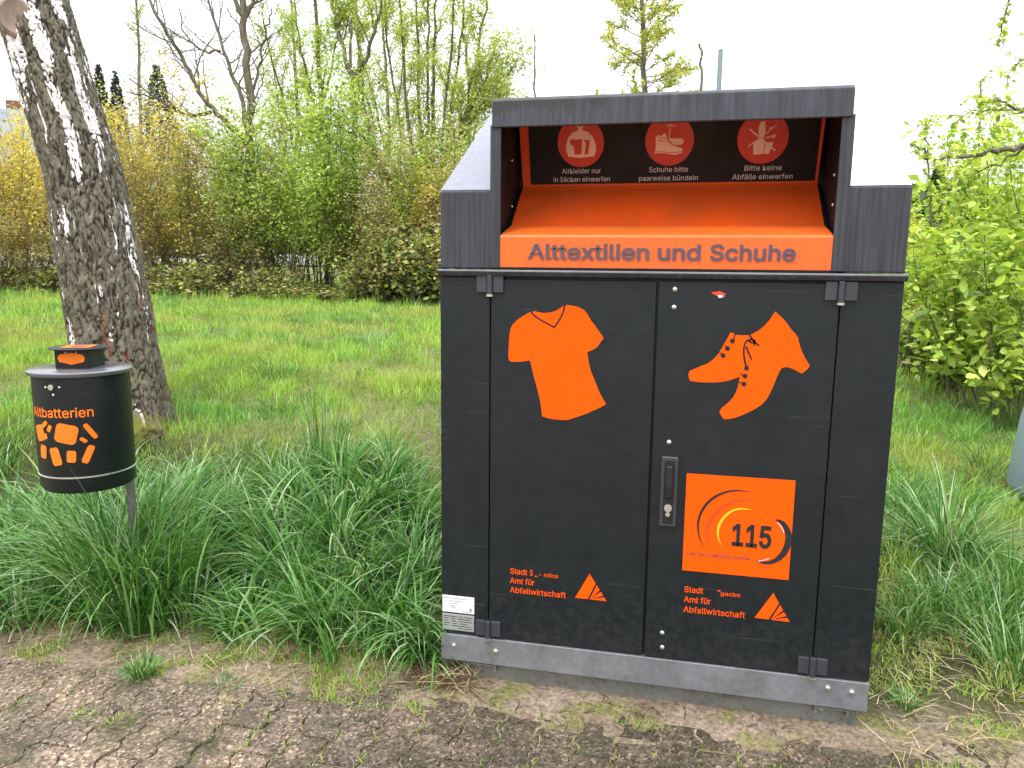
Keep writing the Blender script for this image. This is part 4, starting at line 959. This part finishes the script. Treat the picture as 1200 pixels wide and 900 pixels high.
pxtree('many_stemmed_tree', 'tall tree with many thin stems fanning out left of the container', 'tree', 15.2, 500, fan, [dict(n=15, len=1.2, ang=30, wob=.12, up=.07, rk=.42, t0=.2, seg=5, rmax=.012), dict(n=6, len=.6, ang=35, wob=.14, up=.04, rk=.5, seg=4)], 27000, .038, PALE+LIME[:1], M['wood_green'], 45, spread=.05)
pxtree('slender_tree', 'very slender pale tree standing up behind the yellow shrubs', 'tree', 24, 163, [([(166, 330), (165, 200), (164, 100), (162, 30), (161, -30)], 5, 2)], [dict(n=60, len=.6, ang=65, wob=.1, up=.05, rk=.4, t0=.2, seg=4, rmax=.01, tap=.6)], 2600, .034, PALE, M['wood'], 46, spread=.04)
pxtree('feathery_tree', 'pale feathery young tree rising behind the container roof', 'tree', 20, 757, [([(758, 330), (757, 200), (756, 110), (755, 50), (752, 0), (750, -70)], 9, 4)], [dict(n=44, len=1.7, ang=72, wob=.06, up=.02, rk=.42, t0=.3, seg=6, rmax=.016, tap=.7, flat=.6), dict(n=6, len=.5, ang=45, wob=.1, up=.0, rk=.5, seg=4, flat=.5)], 15000, .046, PALE+YEL[1:3]+LIME[3:4], M['wood'], 47, spread=.04)
pxtree('sapling', 'bare thin sapling poking up left of the feathery tree', 'sapling', 18, 627, [([(628, 330), (627, 180), (627, 100), (626, 40)], 3.5, 1.5)], [dict(n=7, len=.35, ang=40, wob=.1, up=.05, rk=.4, t0=.6, seg=4, rmax=.006)], 60, .03, PALE, M['wood'], 48, spread=.03)
pxtree('sapling', 'bare twiggy sapling beside the grey post behind the container', 'sapling', 14, 824, [([(828, 330), (826, 180), (824, 105), (821, 60), (819, 52)], 5, 2)], [dict(n=6, len=.2, ang=40, wob=.1, up=.05, rk=.4, t0=.7, seg=4, rmax=.006)], 40, .025, PALE, M['wood'], 49, spread=.03)
lp = bg_loc(831, 15); pt_ = at(831, 70, 15)
pst = thing('post', 'slim blue-grey steel post rising behind the container roof', 'post', lp)
MB().cyl((0, 0, -.1), (0, 0, pt_[2]-lp[2]), .055, .045, n=16).build('shaft', paint('post_paint', (.22, .28, .33), .5), pst, smooth=True)
MB().cyl((0, 0, pt_[2]-lp[2]), (0, 0, pt_[2]-lp[2]+.03), .05, .02, n=16).build('cap', M['plate'], pst)

# conifers -------------------------------------------------------------
def conifer(px, py_top, D, seed, label, wd=.16):
    loc = bg_loc(px, D); h = at(px, py_top, D)[2]-loc[2]
    rs = np.random.RandomState(seed); n = 4200; t = rs.rand(n)**.75; t = 1-t*.92
    tier = .75+.25*np.abs(np.sin(t*h*3.2)); rad_ = h*wd*(1.02-t)*tier*(.6+.4*np.sqrt(rs.rand(n)))+.05; a = rs.uniform(0, 2*np.pi, n)
    lob = 1+.2*np.sin(a*5+t*20)
    C = np.stack([np.cos(a)*rad_*lob, np.sin(a)*rad_*lob, t*h-rad_*.18], 1)
    root = thing('conifer', label, 'tree', loc, 0, 'dark conifers behind the hedge')
    np_mesh('trunk', *tubes([(np.array([[0, 0, -.2], [0, 0, h*.5], [0, 0, h*.99]]), np.array([.2, .1, .02]))], 8), M['wood'], root)
    v, f, c = leaves(rs, C, .13, CON, aspect=2.0, droop=.25); np_mesh('crown', v, f, M['leaf'], root, col=c)
conifer(118, 82, 45, 1, 'leftmost dark spruce in the gap right of the birch trunk'); conifer(133, 85, 46, 2, 'second dark spruce from the birch trunk'); conifer(151, 93, 45, 3, 'small dark spruce left of the slender pale tree')
conifer(198, 86, 40, 4, 'broad dark conifer behind the yellow shrubs', .26); conifer(1088, 200, 26, 5, 'dark conifer just right of the container shoulder', .3); conifer(1120, 210, 26, 6, 'small dark conifer above the right-hand bushes', .2)

# houses ----------------------------------------------------------------
def house(loc, rz, wx, dy, hw, hr, label, wallc, roofc):
    root = thing('house', label, 'house', loc, rz)
    MB().add([(-wx/2, -dy/2, -1), (wx/2, -dy/2, -1), (wx/2, dy/2, -1), (-wx/2, dy/2, -1), (-wx/2, -dy/2, hw), (wx/2, -dy/2, hw), (wx/2, dy/2, hw), (-wx/2, dy/2, hw), (-wx/2, 0, hw+hr-.1), (wx/2, 0, hw+hr-.1)],
             [(0, 1, 5, 4), (2, 3, 7, 6), (1, 2, 6, 9, 5), (3, 0, 4, 8, 7)]).build('wall', paint('house_wall', wallc, .8, speck=False), root)
    e = .4; s_ = hr/(dy/2)
    rm = paint('house_roof', roofc, .7, speck=False)
    rf = MB().add([(-wx/2-e, -dy/2-e, hw-e*s_), (wx/2+e, -dy/2-e, hw-e*s_), (wx/2+e, 0, hw+hr), (-wx/2-e, 0, hw+hr), (-wx/2-e, dy/2+e, hw-e*s_), (wx/2+e, dy/2+e, hw-e*s_)] +
             [(-wx/2-e, -dy/2-e, hw-e*s_+.2), (wx/2+e, -dy/2-e, hw-e*s_+.2), (wx/2+e, 0, hw+hr+.22), (-wx/2-e, 0, hw+hr+.22), (-wx/2-e, dy/2+e, hw-e*s_+.2), (wx/2+e, dy/2+e, hw-e*s_+.2)],
             [(0, 3, 2, 1), (3, 4, 5, 2), (6, 7, 8, 9), (9, 8, 11, 10), (0, 1, 7, 6), (4, 10, 11, 5), (0, 6, 9, 3), (3, 9, 10, 4), (1, 2, 8, 7), (2, 5, 11, 8)]).build('roof', rm, root)
    MB().box(-.35+wx*.2, .35+wx*.2, .6, 1.2, hw+hr*.5, hw+hr+.8).build('chimney', paint('chimney_brick', (.2, .09, .06), .8, speck=False), rf)
    for i in range(3):
        x = -wx/2+wx*(i+.5)/3
        for z in (.9, 3.4):
            if z+1.3 > hw: continue
            wn = MB().box(x-.55, x+.55, -dy/2-.05, -dy/2+.02, z, z+1.3).build('window', M['white'], root)
            MB().box(x-.47, x+.47, -dy/2-.06, -dy/2-.052, z+.08, z+1.22).build('pane', M['black'], wn)
house(bg_loc(-14, 42), .4, 9, 8, 5.2, 3.2, 'house with a blue-grey roof at the far left behind the hedge', (.6, .58, .54), (.17, .2, .25))

# far wood ---------------------------------------------------------------
rs = np.random.RandomState(9); n = 42000; ang = rs.uniform(R(-62), R(62), n); dist = rs.uniform(62, 80, n)
xx = CAM[0]+np.sin(ang-YAW)*dist; yy2 = CAM[1]+np.cos(ang-YAW)*dist
hh = (3.5+5*fbm(ang*14, ang*0, 1, 3, 4))*(1-.25*np.abs(rs.normal(0, 1, n))).clip(.1)*rs.uniform(.1, 1, n)**.5
v, f, c = leaves(rs, np.stack([xx, yy2, H(xx, yy2)+hh-.3], 1), .75, GRN+PALE[:2]+DRK, aspect=1.3)
tag(np_mesh('distant_wood', v, f, M['leaf'], col=c), 'distant line of woodland seen through gaps in the hedge', 'woodland', kind='stuff')

# bushes on the right -----------------------------------------------------
RG = 'bushes to the right of the container'
def rbush(px, D, h, sp, seed, label, leafn, size, palette=LIME, n=16, woodm=None, spread=.06):
    return make_plant('bush', label, 'bush', bg_loc(px, D), seed, shrub_stems(h, sp, n, .012, .07), [dict(n=9, len=h*.3, ang=36, wob=.12, up=.06, rk=.55, t0=.12, seg=5), dict(n=4, len=h*.13, ang=42, wob=.15, up=.03, rk=.55, seg=4)], leafn, size, palette, woodm or M['wood'], RG, spread=spread, sides=(6, 4, 3), asp=1.7, hexa=D < 8)
rbush(1092, 8.8, 1.3, 1.1, 51, 'light green bush closest to the container on the right', 8500, .036)
rbush(1140, 9.6, 1.75, 1.6, 52, 'tall yellow-green bush in the middle of the right-hand bushes', 10500, .036, LIME+YEL[4:5])
rbush(1188, 8.4, 2.3, 1.3, 53, 'tallest bush at the right edge of the picture', 8500, .038)
rbush(1240, 7.4, 2.6, 1.3, 54, 'bush cut off by the right edge of the picture', 8000, .042)
rbush(1196, 6.0, 1.55, .9, 55, 'large-leaved bush in front of the right-hand bushes', 5200, .05, LIME+GRN[:2]+GRN[4:], n=14)
rbush(1150, 7.0, .75, 1.0, 56, 'low leafy bush at the foot of the right-hand bushes', 2600, .05, GRN[2:]+DRK, n=16)
rbush(1105, 7.8, .7, .9, 57, 'low brownish bush at the foot of the light green bush', 2200, .04, GRN+BRN[:2], n=16)
rbush(1055, 12, 1.15, 1.2, 58, 'yellow-green bush peeping past the container on the right', 9000, .036, LIME+YEL[3:5])
pxtree('sapling', 'thin leafy sapling rising above the bushes nearest the container', 'sapling', 8.6, 1090, [([(1096, 440), (1094, 330), (1090, 240), (1086, 180), (1084, 140)], 4, 1.2), ([(1094, 320), (1102, 250), (1108, 190), (1112, 160)], 3, 1, .3)], [dict(n=9, len=.3, ang=35, wob=.12, up=.05, rk=.45, t0=.3, seg=4, rmax=.006)], 420, .034, LIME, M['wood'], 63, spread=.025, hexa=True)
pxtree('sapling', 'taller thin leafy sapling between the right-hand bushes', 'sapling', 8.9, 1148, [([(1146, 440), (1147, 330), (1150, 230), (1147, 150), (1149, 95)], 5, 1.2), ([(1147, 300), (1136, 230), (1130, 170)], 3, 1, .3), ([(1150, 230), (1162, 180), (1168, 140)], 3, 1, -.3)], [dict(n=9, len=.3, ang=35, wob=.12, up=.05, rk=.45, t0=.3, seg=4, rmax=.006)], 620, .034, LIME, M['wood'], 64, spread=.025, hexa=True)
# tree outside the frame whose branches hang in
D_ = 5.4; loc = bg_loc(1330, D_)
make_plant('overhanging_tree', 'tree beyond the right edge, its thin dark branches with young leaves hanging into the sky', 'tree', loc, 61,
    px_stems([([(1330, 600), (1325, 450), (1315, 300), (1320, 150), (1330, 0), (1335, -200)], 44, 22),
              ([(1318, 230), (1260, 180), (1215, 168), (1180, 176), (1150, 180), (1120, 186), (1090, 188), (1078, 178), (1066, 170)], 8, 1.2, -.5),
              ([(1322, 150), (1270, 140), (1220, 130), (1185, 124), (1160, 116), (1135, 111)], 6, 1, .4),
              ([(1322, 190), (1260, 150), (1200, 128), (1150, 130), (1105, 136)], 4, .7, .7),
              ([(1325, 60), (1280, 20), (1230, -10), (1200, -30), (1180, -10), (1176, 30), (1172, 60)], 7, .7, .2),
              ([(1325, 100), (1260, 70), (1215, 60), (1190, 70), (1180, 100)], 4, .7, -.4),
              ([(1200, 172), (1170, 195), (1130, 205), (1105, 215)], 3, .6, .4)], D_, loc, 0),
    [dict(n=7, len=.28, ang=50, wob=.16, up=-.02, rk=.35, t0=.35, seg=5, rmax=.0035)], 1150, .030, LIME+PALE[:1], M['wood'], spread=.018, sides=(8, 4, 3), asp=1.5, parts=('trunk', 'crown'))

# blue-grey glass container at the right edge ------------------------------
p = ground_at(1206, 598); dv = np.array([cR[0], cR[1]]); dv /= np.linalg.norm(dv); rad_g = .62
gc = np.array([p[0], p[1]])+dv*(rad_g-.02)
gl = thing('glass_container', 'blue-grey igloo-shaped container cut off by the right edge of the picture', 'recycling container', (gc[0], gc[1], p[2]))
gm = paint('faded_blue_grey', (.20, .27, .31), .45)
MB().lathe([(.1, .02), (rad_g-.05, .02), (rad_g-.012, .05), (rad_g, .10), (rad_g-.03, .45), (rad_g-.09, .8), (rad_g-.2, 1.1), (rad_g-.36, 1.32), (.08, 1.42)], n=56).build('shell', gm, gl, smooth=True)
MB().cyl((-.0, 0, 1.40), (0, 0, 1.5), .03, n=12).build('lifting_eye', M['galv'], gl)
MB().cyl((-.3, -.38, .95), (-.36, -.46, .98), .1, n=20).build('bottle_opening', M['black'], gl)

# ------------------------------------------------------------------ grass
def blades(rs, P, L, Wd, az, lean, curve, pal_, seg=4, tipdry=0.):
    n = len(P); t = np.linspace(0, 1, seg+1)
    d = np.stack([np.cos(az), np.sin(az), 0*az], 1); sd = np.stack([-np.sin(az+rs.normal(0, .7, n)), np.cos(az+rs.normal(0, .7, n)), 0*az], 1)
    th_ = lean[:, None]+curve[:, None]*t[None, :]; st = L[:, None]/seg
    hx = np.concatenate([np.zeros((n, 1)), np.cumsum(np.sin(th_[:, :-1])*st, 1)], 1); hz_ = np.concatenate([np.zeros((n, 1)), np.cumsum(np.cos(th_[:, :-1])*st, 1)], 1)
    C = P[:, None, :]+d[:, None, :]*hx[..., None]; C[..., 2] += hz_
    wv = Wd[:, None]*(1-t[None, :]**1.7)*.5+.0004
    A = C+sd[:, None, :]*wv[..., None]; B = C-sd[:, None, :]*wv[..., None]
    V = np.stack([A, B], 2).reshape(n, -1, 3); k = 2*(seg+1)
    base_ = (np.arange(n)*k)[:, None, None]; q = np.array([[2*i, 2*i+1, 2*i+3, 2*i+2] for i in range(seg)])[None]
    F = (base_+q).reshape(-1, 4); pal_ = np.array(pal_); c = pal_[rs.randint(0, len(pal_), n)]*rs.uniform(.75, 1.3, n)[:, None]
    return V.reshape(-1, 3), F, np.repeat(c, k, 0)
G_LUSH = pal((.42, .52, .32), (0.051, 0.166, 0.022), (0.066, 0.193, 0.028), (0.039, 0.129, 0.018), (0.086, 0.230, 0.038), (0.234, 0.396, 0.140), (0.133, 0.276, 0.070))  # the palest blades carry gloss highlights in their colour
G_LAWN = pal((0.205, 0.360, 0.040), (0.251, 0.420, 0.056), (0.167, 0.310, 0.036), (0.298, 0.440, 0.088), (0.307, 0.370, 0.096))
G_YEL = pal((.36, .38, .09), (.38, .34, .12), (.28, .35, .07))
STRAW = pal((.42, .33, .19), (.50, .41, .26), (.34, .25, .14))
rs = np.random.RandomState(77)
def infoot(x, y): return (x > -.02) & (x < W_+.02) & (y > 0) & (y < DEP+.02)
def scatter_field(n, xr, yr, keep):
    x = rs.uniform(*xr, n); y = rs.uniform(*yr, n); k = keep(x, y) & ~infoot(x, y); x, y = x[k], y[k]
    # only what could be seen from the pavement side
    dx, dy = x-CAM[0], y-CAM[1]; f_ = dx*cF[0]+dy*cF[1]; s_ = dx*cR[0]+dy*cR[1]; k = (f_ > .5) & (np.abs(s_) < f_*.82+.5)
    return x[k], y[k]
def dens(x, y):     # lushness of the meadow, bare and yellow patches
    return fbm(x, y, 1.3, 4, 12)
def meadow(name, n, yr, L0, Wd, seg, label, xr=(-16, 9)):
    x, y = scatter_field(n, xr, yr, lambda x, y: rs.rand(len(x)) < np.clip(1.25-1.1*sst(dens(x, y), .56, .74)*(1-sst(y, 4.5, 7)), .4, 1))
    z = H(x, y); cl = fbm(x, y, 5.5, 2, 21); hgt = L0*(.38+.6*fbm(x, y, 2.2, 3, 20)+1.1*sst(cl, .42, .75))*rs.uniform(.5, 1.3, len(x))
    az = rs.uniform(0, 2*np.pi, len(x)); v, f, c = blades(rs, np.stack([x, y, z-.004], 1), hgt, np.full(len(x), Wd)*rs.uniform(.7, 1.3, len(x)), az, rs.uniform(0, .5, len(x)), rs.uniform(.2, 1.5, len(x)), G_LAWN, seg)
    m_ = sst(fbm(x, y, 1.0, 3, 33)+rs.normal(0, .08, len(x)), .48, .66)[:, None]; k = 2*(seg+1)
    yel = np.array(G_YEL)[rs.randint(0, 3, len(x))]; lush = np.array(G_LUSH)[rs.randint(1, 7, len(x))]
    c = c.reshape(len(x), k, 3); mm = m_[:, None]; c = c*(1-mm*.7)+yel[:, None]*mm*.7
    m2 = sst(fbm(x, y, 1.6, 3, 44)+rs.normal(0, .06, len(x)), .54, .66)[:, None, None]; c = c*(1-m2*.7)+lush[:, None]*m2*1.3*.7
    c = c*(.84+.42*sst(cl, .35, .7))[:, None, None]
    tag(np_mesh(name, v, f, M['grass'], col=c.reshape(-1, 3)), label, 'grass', kind='stuff')
meadow('meadow_grass', 170000, (.9, 4.2), .075, .0045, 2, 'short bright meadow grass around the foot of the birch', (-7.5, 5))
meadow('meadow_grass', 150000, (4.2, 9.5), .085, .008, 2, 'short bright meadow grass in the middle of the meadow', (-14, 8))
meadow('meadow_grass', 120000, (9.5, 18.5), .11, .016, 1, 'bright meadow grass running up to the hedge')

def tuft(cx, cy, n, L, spread, Wd=.006, palette=G_LUSH, lean=(.05, .55), curve=(.5, 1.9), bias=None, rs_=None):
    r = rs_ or rs; a = r.uniform(0, 2*np.pi, n); rr = spread*np.sqrt(r.rand(n)); x = cx+np.cos(a)*rr; y = cy+np.sin(a)*rr
    k = ~infoot(x, y); a, rr, x, y = a[k], rr[k], x[k], y[k]; n = len(x)
    az = a+r.normal(0, .5, n)
    if bias is not None: az = np.where(r.rand(n) < .55, bias+r.normal(0, .7, n), az)
    return np.stack([x, y, H(x, y)-.01], 1), L*r.uniform(.45, 1.15, n), np.full(n, Wd)*r.uniform(.6, 1.3, n), az, r.uniform(*lean, n)*(.4+rr/spread), r.uniform(*curve, n)
# tall grass on the bank --------------------------------------------------
parts = []
def addt(*a, pal_=G_LUSH, **k): parts.append((tuft(*a, **k), pal_))
for i in range(95):       # lower understorey
    x = rs.uniform(-4.2, -.10); y = rs.uniform(.0, 1.15)
    if y < .04+.09*math.sin(x*5): continue
    addt(x, y, 110, rs.uniform(.16, .30), .13, .0055, lean=(.05, .5), curve=(.3, 1.6))
heads = []
for px, py, L, nn, sp, bias in ((60, 640, .50, 230, .17, math.pi), (25, 690, .5, 200, .15, math.pi), (130, 650, .46, 210, .15, 3.0), (185, 640, .42, 180, .13, 0), (235, 690, .36, 200, .13, None), (90, 720, .34, 210, .12, None),
        (300, 640, .42, 220, .14, 3.4), (340, 690, .42, 220, .14, None), (400, 640, .5, 240, .15, None), (430, 700, .42, 230, .14, -.8), (370, 740, .38, 230, .13, -2.2), (460, 745, .42, 240, .13, -1.2), (490, 690, .48, 230, .11, 2.4), (495, 770, .34, 170, .09, -1.9),
        (440, 600, .42, 220, .14, None), (350, 600, .36, 180, .13, 2.5), (480, 620, .40, 200, .12, None), (170, 725, .3, 220, .11, None), (285, 745, .3, 200, .12, 2.8), (20, 730, .3, 160, .12, None), (265, 610, .34, 160, .12, None),
        (400, 565, .36, 200, .13, None), (455, 560, .34, 190, .12, None), (-40, 700, .5, 200, .15, 3), (210, 590, .36, 150, .11, 1.0), (150, 690, .56, 240, .14, None), (100, 680, .52, 230, .15, 3.2), (170, 650, .52, 220, .12, .4), (165, 700, .60, 200, .15, None), (140, 672, .62, 200, .16, None), (120, 690, .55, 170, .16, 3.1), (20, 640, .5, 200, .16, 3), (215, 640, .46, 200, .13, None), (60, 700, .4, 200, .14, None)):
    p = ground_at(px, py); addt(p[0], p[1], int(nn*.85), L, sp*.75, .0115, lean=(.05, .6), curve=(.7, 2.5), bias=bias, pal_=G_LUSH+G_LUSH[3:])
def flush(parts, name, label, kind='stuff', cat='grass', seg=6, group=None, origin=None):
    Vs, Fs, Cs, b = [], [], [], 0
    for (P, L, Wd, az, le, cu), pl_ in parts:
        v, f, c = blades(rs, P, L, Wd, az, le, cu, pl_, seg); Vs.append(v); Fs.append(f+b); Cs.append(c); b += len(v)
    V = np.vstack(Vs); 
    if origin is not None: V = V-np.array(origin)
    o = np_mesh(name, V, np.vstack(Fs), M['grass'], col=np.vstack(Cs))
    if origin is not None: o.location = origin
    return tag(o, label, cat, group, kind)
for x, y in ((-1.37, .12), (-1.29, .03), (-1.45, .04), (-1.24, .16), (-1.52, .12)): addt(x, y, 125, .66, .12, .0085, lean=(.0, .35), curve=(.3, 1.7), pal_=G_LUSH)
flush(parts, 'tall_grass', 'tall arching dark green grass on the bank left of the container')
# darker clumps dotted over the meadow
parts = []
for i in range(90):
    D = rs.uniform(3.4, 11); px = rs.uniform(-40, 560) if rs.rand() < .8 else rs.uniform(1050, 1230)
    q = at(px, 330, D); x, y = q[0], q[1]
    if y < 1.0: continue
    addt(x, y, 60, rs.uniform(.09, .17), rs.uniform(.06, .14), .006, lean=(.05, .7), curve=(.3, 1.7), pal_=G_LUSH+G_LAWN[:2])
flush(parts, 'meadow_clumps', 'darker clumps of longer grass dotted over the meadow', seg=4)
# right side rough grass
parts = []
for i in range(130):
    x = rs.uniform(1.52, 4.2); y = rs.uniform(.1, 3.2)
    if x < 1.62 and y < .3: continue
    if y < .28+.35*max(0, x-1.9): continue
    pz = np.array([x, y]); 
    if (x-2.75)**2+(y-1.75)**2 < .14: continue
    addt(x, y, 95, rs.uniform(.10, .22), .14, .005, lean=(.05, .6), curve=(.3, 1.6), pal_=G_LUSH+G_LAWN[:2])
for px, py, L, nn, sp in ((1065, 600, .30, 190, .13), (1050, 660, .30, 180, .12), (1095, 720, .26, 200, .13), (1160, 740, .30, 220, .15), (1180, 700, .36, 200, .14), (1060, 740, .2, 150, .1), (1130, 690, .25, 170, .12), (1195, 790, .3, 120, .12)):
    p = ground_at(px, py); addt(p[0], p[1], nn, L, sp, .006, lean=(.05, .6), curve=(.5, 2.0))
flush(parts, 'rough_grass', 'rough uneven green grass right of the container', seg=5)

# tufts one can tell apart --------------------------------------------------
def tuft_thing(px, py, n, L, sp, label, palette=G_LUSH, Wd=.006, group=None, **k):
    p = ground_at(px, py); pr = [(tuft(p[0], p[1], n, L, sp, Wd, **k), palette)]
    return flush(pr, 'grass_tuft', label, kind='thing', cat='grass tuft', seg=6, origin=(p[0], p[1], p[2]), group=group)
tuft_thing(1108, 655, 420, .52, .10, 'big arching grass tuft right of the container', G_LUSH+[(.30, .33, .18)], .008, lean=(.1, .8), curve=(.6, 1.9))
tuft_thing(345, 408, 260, .20, .14, 'dark grass tuft standing in the middle of the meadow', G_LUSH)
tuft_thing(330, 440, 160, .14, .14, 'small dark grass tuft in the meadow in front of the larger dark one', G_LUSH)
tuft_thing(285, 540, 120, .14, .12, 'low grass tuft on the meadow right of the birch foot', G_LUSH)
tuft_thing(380, 545, 110, .38, .10, 'upright grass tuft with stiff dark stems behind the tall grass', G_LUSH, .005, lean=(.0, .25), curve=(0, .4))
tuft_thing(168, 792, 230, .085, .055, 'fresh green grass tuft at the inner edge of the pavers', G_LUSH, .004, lean=(.1, .9), curve=(.2, 1))
tuft_thing(268, 806, 110, .05, .045, 'small green tuft on the pavers below the tall grass', G_LUSH+G_LAWN[:2], .0035, lean=(.1, 1), curve=(.2, 1))
tuft_thing(258, 832, 150, .04, .045, 'yellowish grass tuft just below the small green one', G_YEL+G_LAWN[:2], .003, lean=(.1, 1), curve=(.2, 1))
tuft_thing(137, 852, 170, .042, .042, 'flat yellow-green tuft in a paver joint, right one of two', G_YEL+G_LAWN[:2], .003, lean=(.1, 1), curve=(.2, 1))
tuft_thing(98, 846, 130, .04, .034, 'flat yellow-green tuft in a paver joint, left one of two', G_LAWN[:3], .003, lean=(.1, 1), curve=(.2, 1))
tuft_thing(92, 806, 140, .028, .05, 'low pale moss-like tuft near the grass edge at the left', G_YEL, .003, lean=(.1, 1), curve=(.2, 1))
tuft_thing(32, 828, 110, .035, .045, 'sparse green tuft on the pavers at the left edge', G_LAWN[:3], .003, lean=(.1, 1), curve=(.2, 1))
tuft_thing(1150, 870, 230, .055, .08, 'yellow-green tuft in the dirt at the lower right corner', G_LAWN+G_YEL, .0035, lean=(.1, 1), curve=(.2, 1.2))
tuft_thing(1062, 830, 120, .07, .045, 'green tuft against the right end of the container base', G_LUSH+G_LAWN[:1], .0035, lean=(.1, .9), curve=(.2, 1.2))
tuft_thing(1175, 815, 200, .06, .08, 'yellow-green tuft above the corner tuft on the right', G_LAWN+G_YEL, .0035, lean=(.1, 1), curve=(.2, 1.2))

# fine ground cover: moss, sprouts and short grass in dirt and joints -----------
parts = []
def sprout(n, xr, yr, keep, L, Wd, palette, lean=(.1, 1.)):
    x = rs.uniform(*xr, n); y = rs.uniform(*yr, n); k = keep(x, y) & ~infoot(x, y); x, y = x[k], y[k]; n = len(x)
    parts.append(((np.stack([x, y, np.maximum(H(x, y), -.004)-.002], 1), L*rs.uniform(.4, 1.2, n), np.full(n, Wd)*rs.uniform(.6, 1.3, n), rs.uniform(0, 6.28, n), rs.uniform(*lean, n), rs.uniform(.1, 1.2, n)), palette))
sprout(26000, (-2.8, .0), (-.25, .45), lambda x, y: (fbm(x, y, 6, 3, 71) > .58-.22*sst(y, -.14, .16)), .036, .003, G_LAWN+G_YEL)
sprout(26000, (1.48, 3.4), (-.25, 1.2), lambda x, y: (fbm(x, y, 5, 3, 72) > .57-.18*sst(y-.35*(x-1.5), -.2, .5)), .036, .0035, G_LAWN+G_YEL+STRAW[:1])
xj = .73+(rs.randint(-20, 14, 5200)+.5)*PW; yj = rs.uniform(-1.0, -.05, 5200); kj = fbm(xj, yj, 3.2, 3, 75) > .53
xj = xj[kj]+.010*np.sin((yj[kj]+.10)/PL*12.566)+rs.normal(0, .006, kj.sum()); yj = yj[kj]; nj = len(xj)
parts.append(((np.stack([xj, yj, np.full(nj, -.006)], 1), .020*rs.uniform(.4, 1.3, nj), np.full(nj, .0028), rs.uniform(0, 6.28, nj), rs.uniform(.1, 1.1, nj), rs.uniform(.1, 1.2, nj)), G_YEL+G_LAWN[:2]))
sprout(5000, (-.4, 1.5), (-.25, -.03), lambda x, y: (fbm(x, y, 7, 3, 73) > .64), .016, .003, G_YEL+G_LAWN[:2])
flush(parts, 'ground_cover', 'short sprouting grass and moss in the dirt along the pavement edge', cat='ground cover', seg=2)
# dry straw and twigs ------------------------------------------------------------
def litter(name, label, n, xr, yr, L, Wd, palette, keep, lift=.012):
    x = rs.uniform(*xr, n); y = rs.uniform(*yr, n); k = keep(x, y) & ~infoot(x, y); x, y = x[k], y[k]; n = len(x)
    P = np.stack([x, y, np.maximum(H(x, y), 0)+rs.uniform(.001, lift, n)], 1)
    v, f, c = blades(rs, P, L*rs.uniform(.3, 1.2, n), np.full(n, Wd)*rs.uniform(.5, 1.4, n), rs.uniform(0, 6.28, n), rs.uniform(1.1, 1.6, n), rs.uniform(-.3, .9, n), palette, 4)
    return v, f, c
A1 = litter('', '', 1500, (-2.8, .0), (-.2, .25), .10, .0024, STRAW+BRN[:2], lambda x, y: fbm(x, y, 3, 3, 81) > .42, .03)
A2 = litter('', '', 1600, (1.5, 3.2), (-.1, 1.2), .12, .003, STRAW+BRN[:2], lambda x, y: fbm(x, y, 3, 3, 82) > .42, .03)
A3 = litter('', '', 500, (-.2, 1.9), (-.22, .02), .05, .003, [(.08, .05, .035), (.16, .1, .07)], lambda x, y: fbm(x, y, 5, 3, 83) > .5, .006)
A4 = litter('', '', 500, (-.12, .14), (-.09, .10), .11, .0035, [(.12, .07, .045), (.2, .13, .08)]+STRAW[:1], lambda x, y: x > -9, .03)
Vs, Fs, Cs, b = [], [], [], 0
for v, f, c in (A1, A2, A3, A4): Vs.append(v); Fs.append(f+b); Cs.append(c); b += len(v)
tag(np_mesh('dry_litter', np.vstack(Vs), np.vstack(Fs), M['dry'], col=np.vstack(Cs)), 'dry straw and twigs lying along the grass edge', 'plant litter', kind='stuff')
# leaf litter strip at the hedge foot
px_ = rs.uniform(-60, 560, 9000); D2 = np.interp(px_, [0, 510], [16.2, 13.2])+rs.uniform(-.2, 1.8, 9000)
Pz = np.array([at(a, 330, d) for a, d in zip(px_, D2)]); Pz[:, 2] = H(Pz[:, 0], Pz[:, 1])+rs.uniform(.0, .12, 9000)
v, f, c = leaves(rs, Pz, .07, pal((.15, .1, .06), (.2, .14, .08), (.1, .07, .045), (.12, .13, .05)), updir=2)
tag(np_mesh('leaf_litter', v, f, M['dry'], col=c), 'brown dead leaves along the foot of the hedge', 'plant litter', kind='stuff')
# pebbles and crumbs
ns = 7000; x = rs.uniform(-2.4, 2.6, ns); y = rs.uniform(-1.0, .3, ns); k = ~infoot(x, y); x, y = x[k], y[k]; ns = len(x)
sz = .0012+.0032*rs.rand(ns)**2.5; oc = np.array([[1, 0, 0], [-1, 0, 0], [0, 1, 0], [0, -1, 0], [0, 0, .8], [0, 0, -.8]])
P = np.stack([x, y, np.maximum(H(x, y), 0)+sz*.4], 1); V = P[:, None]+oc[None]*sz[:, None, None]*rs.uniform(.6, 1.3, (ns, 6, 1))
fo = np.array([[0, 2, 4], [2, 1, 4], [1, 3, 4], [3, 0, 4], [2, 0, 5], [1, 2, 5], [3, 1, 5], [0, 3, 5]]); F = ((np.arange(ns)*6)[:, None, None]+fo[None]).reshape(-1, 3)
c = np.array(pal((.3, .26, .22), (.5, .47, .43), (.14, .12, .1), (.25, .17, .12)))[rs.randint(0, 4, ns)]
tag(np_mesh('pebbles', V.reshape(-1, 3), F, M['dry'], col=np.repeat(c, 6, 0)), 'tiny pebbles and crumbs strewn over the pavers', 'pebbles', kind='stuff')
